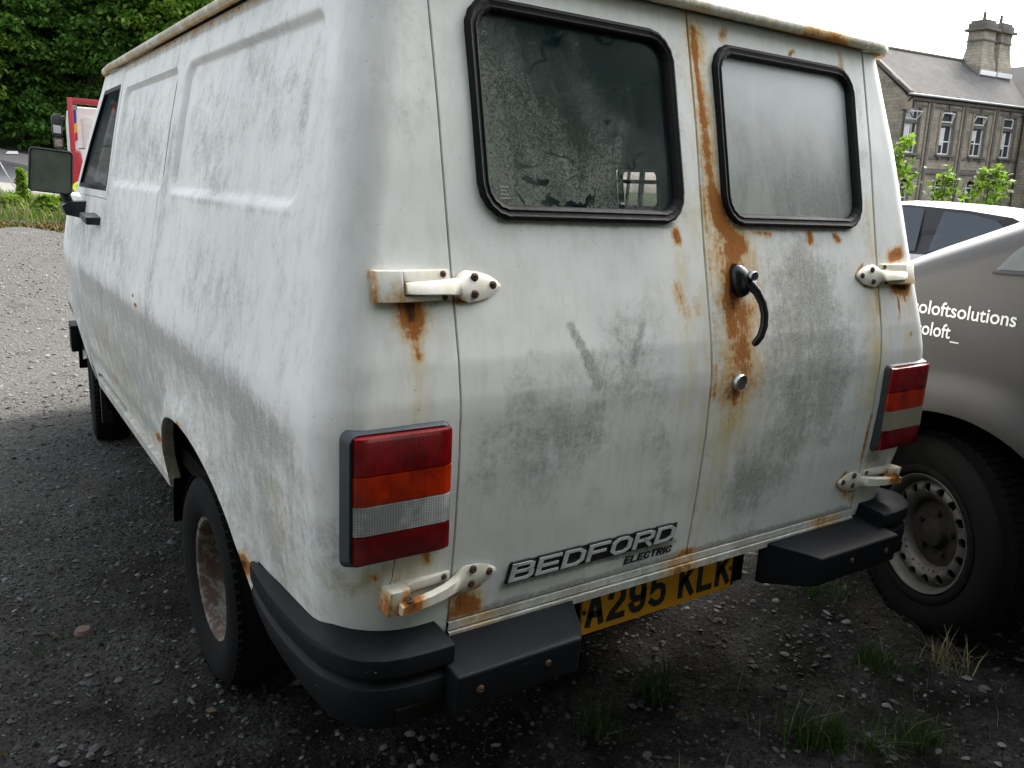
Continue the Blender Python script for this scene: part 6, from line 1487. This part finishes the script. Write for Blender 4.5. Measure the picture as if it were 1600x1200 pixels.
        for k in range(n):
            a0, a1 = math.pi*(k+.04)/n, math.pi*(k+.96)/n; q.prism([(c-math.cos(a)*rr, 2.02+rr*math.sin(a)*.62) for a, rr in ((a0, .86), (a1, .86), (a1, 1.16), (a0, 1.16))], 'y', -.07 if k not in (4, 5) else -.12, -.003)
        q.build('arch_stones', M['dress2'], bd)
    # twin chimney stacks
    for i, (x, y) in enumerate(((16.4, 3.9), (19.2, 3.9))):
        q = MB(); z0, z1 = 11.2, 15.3
        prof = [(1.22, z0), (1.22, 12.4), (1.05, 13.1), (.92, 13.9), (.92, 15.25)]
        for k in range(len(prof)-1):
            (a, za), (c_, zc) = prof[k], prof[k+1]; V = [(x+sx*r, y+sy*r*.8, z) for r, z in ((a, za), (c_, zc)) for sx, sy in ((-1, -1), (1, -1), (1, 1), (-1, 1))]
            q.add(V, [(0, 1, 5, 4), (1, 2, 6, 5), (2, 3, 7, 6), (3, 0, 4, 7)])
        ch = q.build('chimney', M['ashlar'], bd, 0, fix=False)
        q = MB(); q.box(x-1.0, x+1.0, y-.82, y+.82, 14.4, 14.55); q.box(x-1.20, x+1.20, y-1.02, y+1.02, 15.25, 15.48); q.box(x-.98, x+.98, y-.80, y+.80, 15.48, 15.95); q.box(x-.85, x+.85, y-.68, y+.68, 15.951, 16.15); q.build('chimney_cap', M['dress'], ch, bevel=.04)
        q = MB(); q.lathe([(0, .16), (.75, .12), (.75, .001)], 10, Matrix.Translation((x, y, 16.15)) @ Matrix.Rotation(R_(-90), 4, 'Y')); q.build('chimney_pot', M['dress'], ch)
        q = MB(); q.prism([(y-.98-.05, 11.75-.3), (y-.98-.15, 11.75-.3), (y+.5, 13.2), (y+.5, 13.3)], 'x', x-1.27, x+1.27) if False else q.box(x-1.25, x+1.25, y-1.12, y-.985, 11.55, 11.95); q.build('lead_flashing', M['upvc'], ch)
building()
bw = bobj('stone_building', 'cross wing with dark slate slope at the right edge of the photo', 'building')
def wing():
    b = MB(); b.box(17.95, 27.1, -7, 10, -1.4, 8.72); b.build('wall', M['ashlar'], bw, 0)
    b = MB(); b.add([(17.7, -7.2, 8.6), (22.5, -7.2, 12.84), (22.5, 12, 12.84), (17.7, 12, 8.6), (27.3, -7.2, 8.6), (27.3, 12, 8.6)], [(0, 1, 2, 3), (1, 4, 5, 2)]); b.build('roof', M['slate2'], bw, 0)
    b = MB(); b.add([(18.0, -6.99, 8.7), (27.0, -6.99, 8.7), (22.5, -6.99, 12.7), (18.0, 9.9, 8.7), (27.0, 9.9, 8.7), (22.5, 9.9, 12.7)], [(0, 1, 2), (5, 4, 3)]); b.build('gable_wall', M['ashlar'], bw, 0)
def mat_slate2():
    q = NT('wing_slate'); n = q.noise(2, 5, .6); return q.out(q.mix(n, (.07, .07, .068), (.12, .115, .105)), .75, q.bump(q.noise(9, 4), .5, .05))
M['slate2'] = mat_slate2(); wing()

# ------------------------------------------------------------------ saplings in front of the building
def sapling(x, y, z0, h, r, label, seed, n):
    g = np.random.default_rng(seed); zt = float(terrain(x, y)); t = empty('young_sycamore', (x, y, zt)); tag(t, label, 'sapling', 'young trees beyond the white car')
    P = []
    for k in range(n):
        q = g.random()**.8; a = g.uniform(0, 6.28); rr = r*(1-.55*q)*g.uniform(.1, 1)
        c = np.array([rr*math.cos(a), rr*math.sin(a), z0-zt+q*h]); P.append(c+g.normal(0, .055, (11, 3)))
    P = np.concatenate(P); V, F = leaf_cloud(P, .085, g, .6, 1.1); fast_mesh('leaves', V, F, M['leaf_lime'], t)
    mb = MB()
    for i in range(4): a = 6.28*i/4+.5; mb.tube([(0, 0, -.05), (r*.15*math.cos(a), r*.15*math.sin(a), (z0-zt)*.7), (r*.45*math.cos(a), r*.45*math.sin(a), z0-zt+h*.85)], [.022, .015, .005], 6)
    mb.build('stems', M['bark'], t)
sapling(11.15, 6.15, 1.62, .95, .42, 'lime green sapling leaning out behind the van edge, tallest of the three', 71, 42)
sapling(11.75, 5.62, 1.50, .62, .40, 'middle sapling above the white car roof', 72, 26)
sapling(12.25, 5.20, 1.50, .66, .55, 'right hand sapling above the back of the white car', 73, 34)
